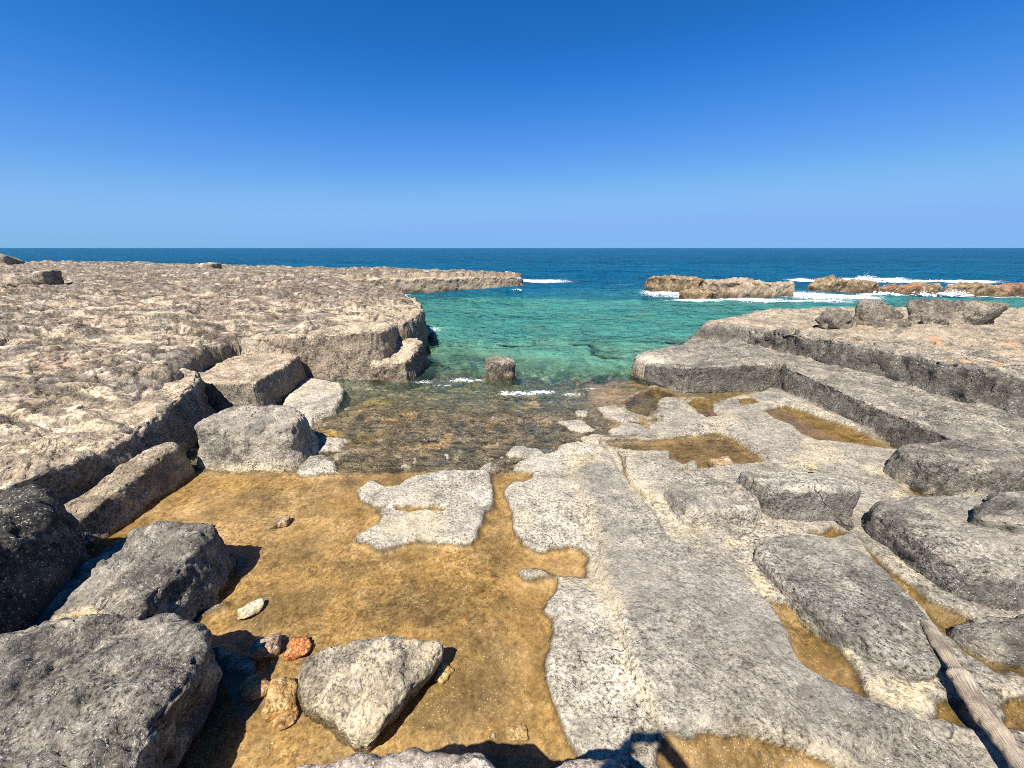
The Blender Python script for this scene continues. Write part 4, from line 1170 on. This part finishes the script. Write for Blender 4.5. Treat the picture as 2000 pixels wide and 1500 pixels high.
def driftwood():
    a = np.array(P(1806, 1212, 0.19)); m1 = np.array(P(1855, 1290, 0.185)); m2 = np.array(P(1918, 1390, 0.17)); b = np.array(P(1992, 1490, 0.16))
    e = b + (b - m2) * 0.9
    pts = np.array([a, m1, m2, b, e])
    tt = np.linspace(0, 4, 140)
    c = np.stack([np.interp(tt, range(5), pts[:, k]) for k in range(3)], 1)
    ker = np.ones(21) / 21
    pad = np.vstack([np.repeat(c[:1], 10, 0) - np.arange(10, 0, -1)[:, None] * (c[1] - c[0]), c, np.repeat(c[-1:], 10, 0) + np.arange(1, 11)[:, None] * (c[-1] - c[-2])])
    c = np.stack([np.convolve(pad[:, k], ker, 'valid') for k in range(3)], 1)
    n = 40
    f_ = np.linspace(0, 1, 140)
    rad = 0.026 + 0.014 * sst(0, 0.5, f_) + 0.005 * np.sin(f_ * 17) + 0.012 * np.exp(-((f_ - 0.33) / 0.018) ** 2)
    rad = rad * np.sqrt(np.clip(f_ / 0.02, 0.02, 1))
    tg = np.gradient(c, axis=0); tg /= np.linalg.norm(tg, axis=1, keepdims=True)
    up = np.array([0, 0, 1.0]); sd2 = np.cross(tg, up); sd2 /= np.linalg.norm(sd2, axis=1, keepdims=True)
    u2 = np.cross(sd2, tg)
    th = np.linspace(0, 2 * np.pi, n, endpoint=False)
    G = c[:, None] + rad[:, None, None] * (np.cos(th)[None, :, None] * sd2[:, None] + np.sin(th)[None, :, None] * u2[:, None])
    V = G.reshape(-1, 3)
    N = (G - c[:, None]).reshape(-1, 3); N /= np.linalg.norm(N, axis=1, keepdims=True)
    d = 0.014 * fbm3(V[:, 0] * 9, V[:, 1] * 9, V[:, 2] * 9, 3) + 0.003 * fbm3(V[:, 0] * 40, V[:, 1] * 40, V[:, 2] * 40, 2)
    V = V + N * d[:, None]
    cc = np.broadcast_to(np.float32([0.40, 0.325, 0.235]), V.shape).copy()
    cc = mixc(cc, (0.20, 0.155, 0.11), sst(0, 0.5, fbm3(V[:, 0] * 6, V[:, 1] * 6, V[:, 2] * 6, 3)))
    o = mesh_obj('driftwood_log', V, grid_quads(140, n, True), wood_material(), cc, {'along': np.repeat(f_, n) * 8, 'around': np.tile(np.abs(th - np.pi) / np.pi, 140)})
    tag(o, 'bleached driftwood log lying across the pools at bottom right', 'driftwood')


driftwood()

# ------------------------------------------------------------------ the ledge underfoot
PINK = dict(base=(0.46, 0.40, 0.36), dark=(0.24, 0.22, 0.2), pale=(0.6, 0.54, 0.5))
loft('rock_ledge', 'rough pale ledge along the bottom edge, under the viewer', 'ledge',
     [(-0.85, 0.70, .66), (-0.6, 0.75, .69), (-0.45, 0.765, .69), (-0.32, 0.785, .70), (-0.2, 0.76, .70), (-0.08, 0.775, .69), (-0.02, 0.72, .68), (0.05, 0.70, .66), (0.16, 0.76, .66), (0.3, 0.76, .66), (0.42, 0.70, .64), (0.5, 0.55, .6), (0.9, 0.3, .6), (1.2, -1.6, .6), (-1.6, -1.6, .65), (-1.3, 0.3, .65)],
     batter=0.03, zbase=-0.1, shoulder=0.035, dome=0.0, seed=91, n=640, rough=1.3, size=0.6, cols=PINK, mat=M_KARST)


# ------------------------------------------------------------------ breaking water on the reef


def foam_material():
    s = NT('sea_foam_white')
    geo = s.N('NewGeometry')
    n = s.N('TexNoise', Scale=9.0, Detail=6.0); s.L(geo.outputs['Position'], n.inputs['Vector'])
    b = s.N('Bump', Strength=0.6, Distance=0.05); s.L(n.outputs[0], b.inputs['Height'])
    p = s.N('BsdfPrincipled', Roughness=0.7); s.L(s.ramp(n.outputs[0], [(0.3, (0.62, 0.72, 0.76)), (0.55, (0.85, 0.88, 0.88))]), p.inputs['Base Color'])
    s.L(b.outputs[0], p.inputs['Normal'])
    s.L(p.outputs[0], s.out.inputs['Surface'])
    return s.m


M_FOAM = foam_material()


def splash(label, spots, seed):
    """Broken white water: many small drops and clots heaped where a wave breaks."""
    import bmesh
    r2 = np.random.RandomState(seed)
    bm = bmesh.new(); bmesh.ops.create_icosphere(bm, subdivisions=1, radius=1.0)
    D = np.array([v.co[:] for v in bm.verts], np.float32); T = np.array([[v.index for v in f.verts] for f in bm.faces], np.int32); bm.free()
    Vs, Ts, k = [], [], 0
    for (x, y, w, h, n) in spots:
        for i in range(n):
            u = r2.normal() * 0.45
            zz_ = SEA + 0.01 + h * abs(r2.normal()) * 0.5 * math.exp(-u * u * 2.5)
            r_ = 0.075 * r2.uniform(0.25, 1.0) * (1 - 0.8 * min(1, zz_ / (h + 0.01)))
            q = D * (r_ * np.array([r2.uniform(0.9, 2.2), 0.9, r2.uniform(0.4, 0.8)])) + np.array([x + u * w, y + r2.normal() * 0.25, zz_])
            Vs.append(q); Ts.append(T + k); k += len(D)
    o = mesh_obj('sea_spray', np.concatenate(Vs), np.concatenate(Ts), M_FOAM)
    o['kind'] = 'stuff'; o['label'] = label
    return o


def sp(px, py, w, h, n):
    x, y, _ = P(px, py, SEA)
    return (x, y, w, h, n)


splash('white spray of the wave breaking behind the right reef', [sp(1690, 549, 1.2, 0.42, 900), sp(1640, 551, 1.5, 0.18, 500), sp(1715, 551, 0.8, 0.3, 400)], 1)
splash('white water pouring between the right reef rocks', [sp(1865, 577, 0.55, 0.28, 260), sp(1735, 575, 0.35, 0.15, 110), sp(1806, 578, 0.3, 0.25, 90)], 2)
splash('white surf in the gap between the two reef groups', [sp(1588, 578, 1.0, 0.12, 300), sp(1300, 574, 0.8, 0.12, 200), sp(1345, 562, 0.5, 0.5, 60)], 3)
splash('long white breaker behind the right edge reef rocks', [sp(1830, 551, 2.6, 0.13, 800), sp(1930, 556, 2.2, 0.1, 500)], 5)
splash('white water at the tip of the left quay', [sp(1010, 566, 0.7, 0.12, 160), sp(770, 580, 0.5, 0.2, 160)], 7)


# ------------------------------------------------------------------ the person taking the picture (only the shadow reaches the view)
def plain(name, colr, rough=0.7):
    s = NT(name)
    geo = s.N('NewGeometry')
    n = s.N('TexNoise', Scale=30.0, Detail=3.0); s.L(geo.outputs['Position'], n.inputs['Vector'])
    p = s.N('BsdfPrincipled', Roughness=rough)
    s.L(s.mix(0.25, colr, s.ramp(n.outputs[0], [(0.3, 0.6), (0.7, 1.2)]), 'MULTIPLY'), p.inputs['Base Color'])
    s.L(p.outputs[0], s.out.inputs['Surface'])
    return s.m


def skin(name, verts, edges, radii, mat, parent=None, root=0, sub=2):
    me = bpy.data.meshes.new(name)
    me.from_pydata(verts, edges, [])
    o = bpy.data.objects.new(name, me); col.objects.link(o)
    m = o.modifiers.new('skin', 'SKIN'); m.use_smooth_shade = True
    if not me.skin_vertices:
        bpy.context.view_layer.objects.active = o
        o.select_set(True)
    sv = me.skin_vertices[0].data if me.skin_vertices else None
    if sv:
        for i, r_ in enumerate(radii):
            sv[i].radius = (r_, r_) if isinstance(r_, float) else r_
        sv[root].use_root = True
    sb = o.modifiers.new('subsurf', 'SUBSURF'); sb.levels = sub; sb.render_levels = sub
    me.materials.append(mat)
    if parent:
        o.parent = parent
    return o


GZ = 0.69
bv = [(0, -.40, GZ + .92), (0, -.40, GZ + 1.10), (0, -.41, GZ + 1.30), (0, -.42, GZ + 1.43), (0, -.40, GZ + 1.50), (0, -.36, GZ + 1.58), (0, -.355, GZ + 1.66), (0, -.37, GZ + 1.70)]
be = [(i, i + 1) for i in range(7)]
br = [(.16, .12), (.14, .11), (.16, .115), (.10, .08), .055, (.075, .09), (.075, .095), (.06, .075)]
for sgn in (-1, 1):
    k = len(bv)
    bv += [(sgn * .19, -.41, GZ + 1.40), (sgn * .29, -.26, GZ + 1.22), (sgn * .17, -.12, GZ + 1.38), (sgn * .105, -.07, GZ + 1.46)]
    be += [(3, k), (k, k + 1), (k + 1, k + 2), (k + 2, k + 3)]
    br += [.062, .046, .034, .036]
    for j, (dx, dz, ln) in enumerate([(-.01, .05, .05), (0, .035, .06), (.0, .015, .06), (.005, -.005, .05), (-.03, -.03, .045)]):
        k2 = len(bv)
        bv += [(sgn * (.085 + dx), -.06, GZ + 1.47 + dz), (sgn * (.06 + dx * .5), -.062 - .012 * (j == 4), GZ + 1.485 + dz)]
        be += [(k + 3, k2), (k2, k2 + 1)]
        br += [.011, .009]
    k = len(bv)
    bv += [(sgn * .10, -.40, GZ + .86), (sgn * .12, -.38, GZ + .48), (sgn * .12, -.41, GZ + .09), (sgn * .13, -.26, GZ + .035)]
    be += [(0, k), (k, k + 1), (k + 1, k + 2), (k + 2, k + 3)]
    br += [.10, .062, .045, (.045, .03)]
person = skin('person', bv, be, br, plain('skin_tone', (0.45, 0.29, 0.21)))
tag(person, 'person on the ledge holding a phone up, only the shadow shows', 'person')
shv = [(0, -.40, GZ + .92), (0, -.40, GZ + 1.10), (0, -.41, GZ + 1.30), (0, -.42, GZ + 1.43), (-.19, -.41, GZ + 1.41), (-.26, -.31, GZ + 1.28), (.19, -.41, GZ + 1.41), (.26, -.31, GZ + 1.28)]
skin('shirt', shv, [(0, 1), (1, 2), (2, 3), (3, 4), (4, 5), (3, 6), (6, 7)], [(.18, .14), (.16, .13), (.18, .135), (.11, .09), .08, .07, .08, .07], plain('cotton', (0.35, 0.38, 0.42), 0.9), person)
stv = [(0, -.40, GZ + .96), (-.10, -.40, GZ + .84), (-.12, -.38, GZ + .52), (.10, -.40, GZ + .84), (.12, -.38, GZ + .52)]
skin('shorts', stv, [(0, 1), (1, 2), (0, 3), (3, 4)], [(.18, .14), .12, .10, .12, .10], plain('dark_cotton', (0.05, 0.06, 0.09), 0.9), person)
skin('hair', [(0, -.40, GZ + 1.62), (0, -.39, GZ + 1.70), (0, -.37, GZ + 1.735)], [(0, 1), (1, 2)], [(.08, .075), (.085, .10), (.06, .07)], plain('dark_hair', (0.03, 0.022, 0.016), 0.6), person)


def box(name, c, d, mat, parent=None, bev=0.008):
    import bmesh
    bm = bmesh.new(); bmesh.ops.create_cube(bm, size=1.0)
    for v in bm.verts:
        v.co = Vector((v.co.x * d[0] + c[0], v.co.y * d[1] + c[1], v.co.z * d[2] + c[2]))
    bmesh.ops.bevel(bm, geom=bm.edges[:], offset=bev, segments=2, affect='EDGES')
    me = bpy.data.meshes.new(name); bm.to_mesh(me); bm.free(); me.materials.append(mat)
    o = bpy.data.objects.new(name, me); col.objects.link(o)
    if parent:
        o.parent = parent
    return o


ph = box('phone', (0, -.045, 2.19), (.155, .009, .078), plain('phone_case', (0.03, 0.03, 0.035), 0.4), bev=0.003)
tag(ph, 'dark phone held up sideways in two hands above the ledge', 'phone')
box('camera_bump', (0.055, -.0385, 2.208), (.034, .003, .034), plain('phone_glass', (0.01, 0.01, 0.012), 0.1), ph, 0.0012)
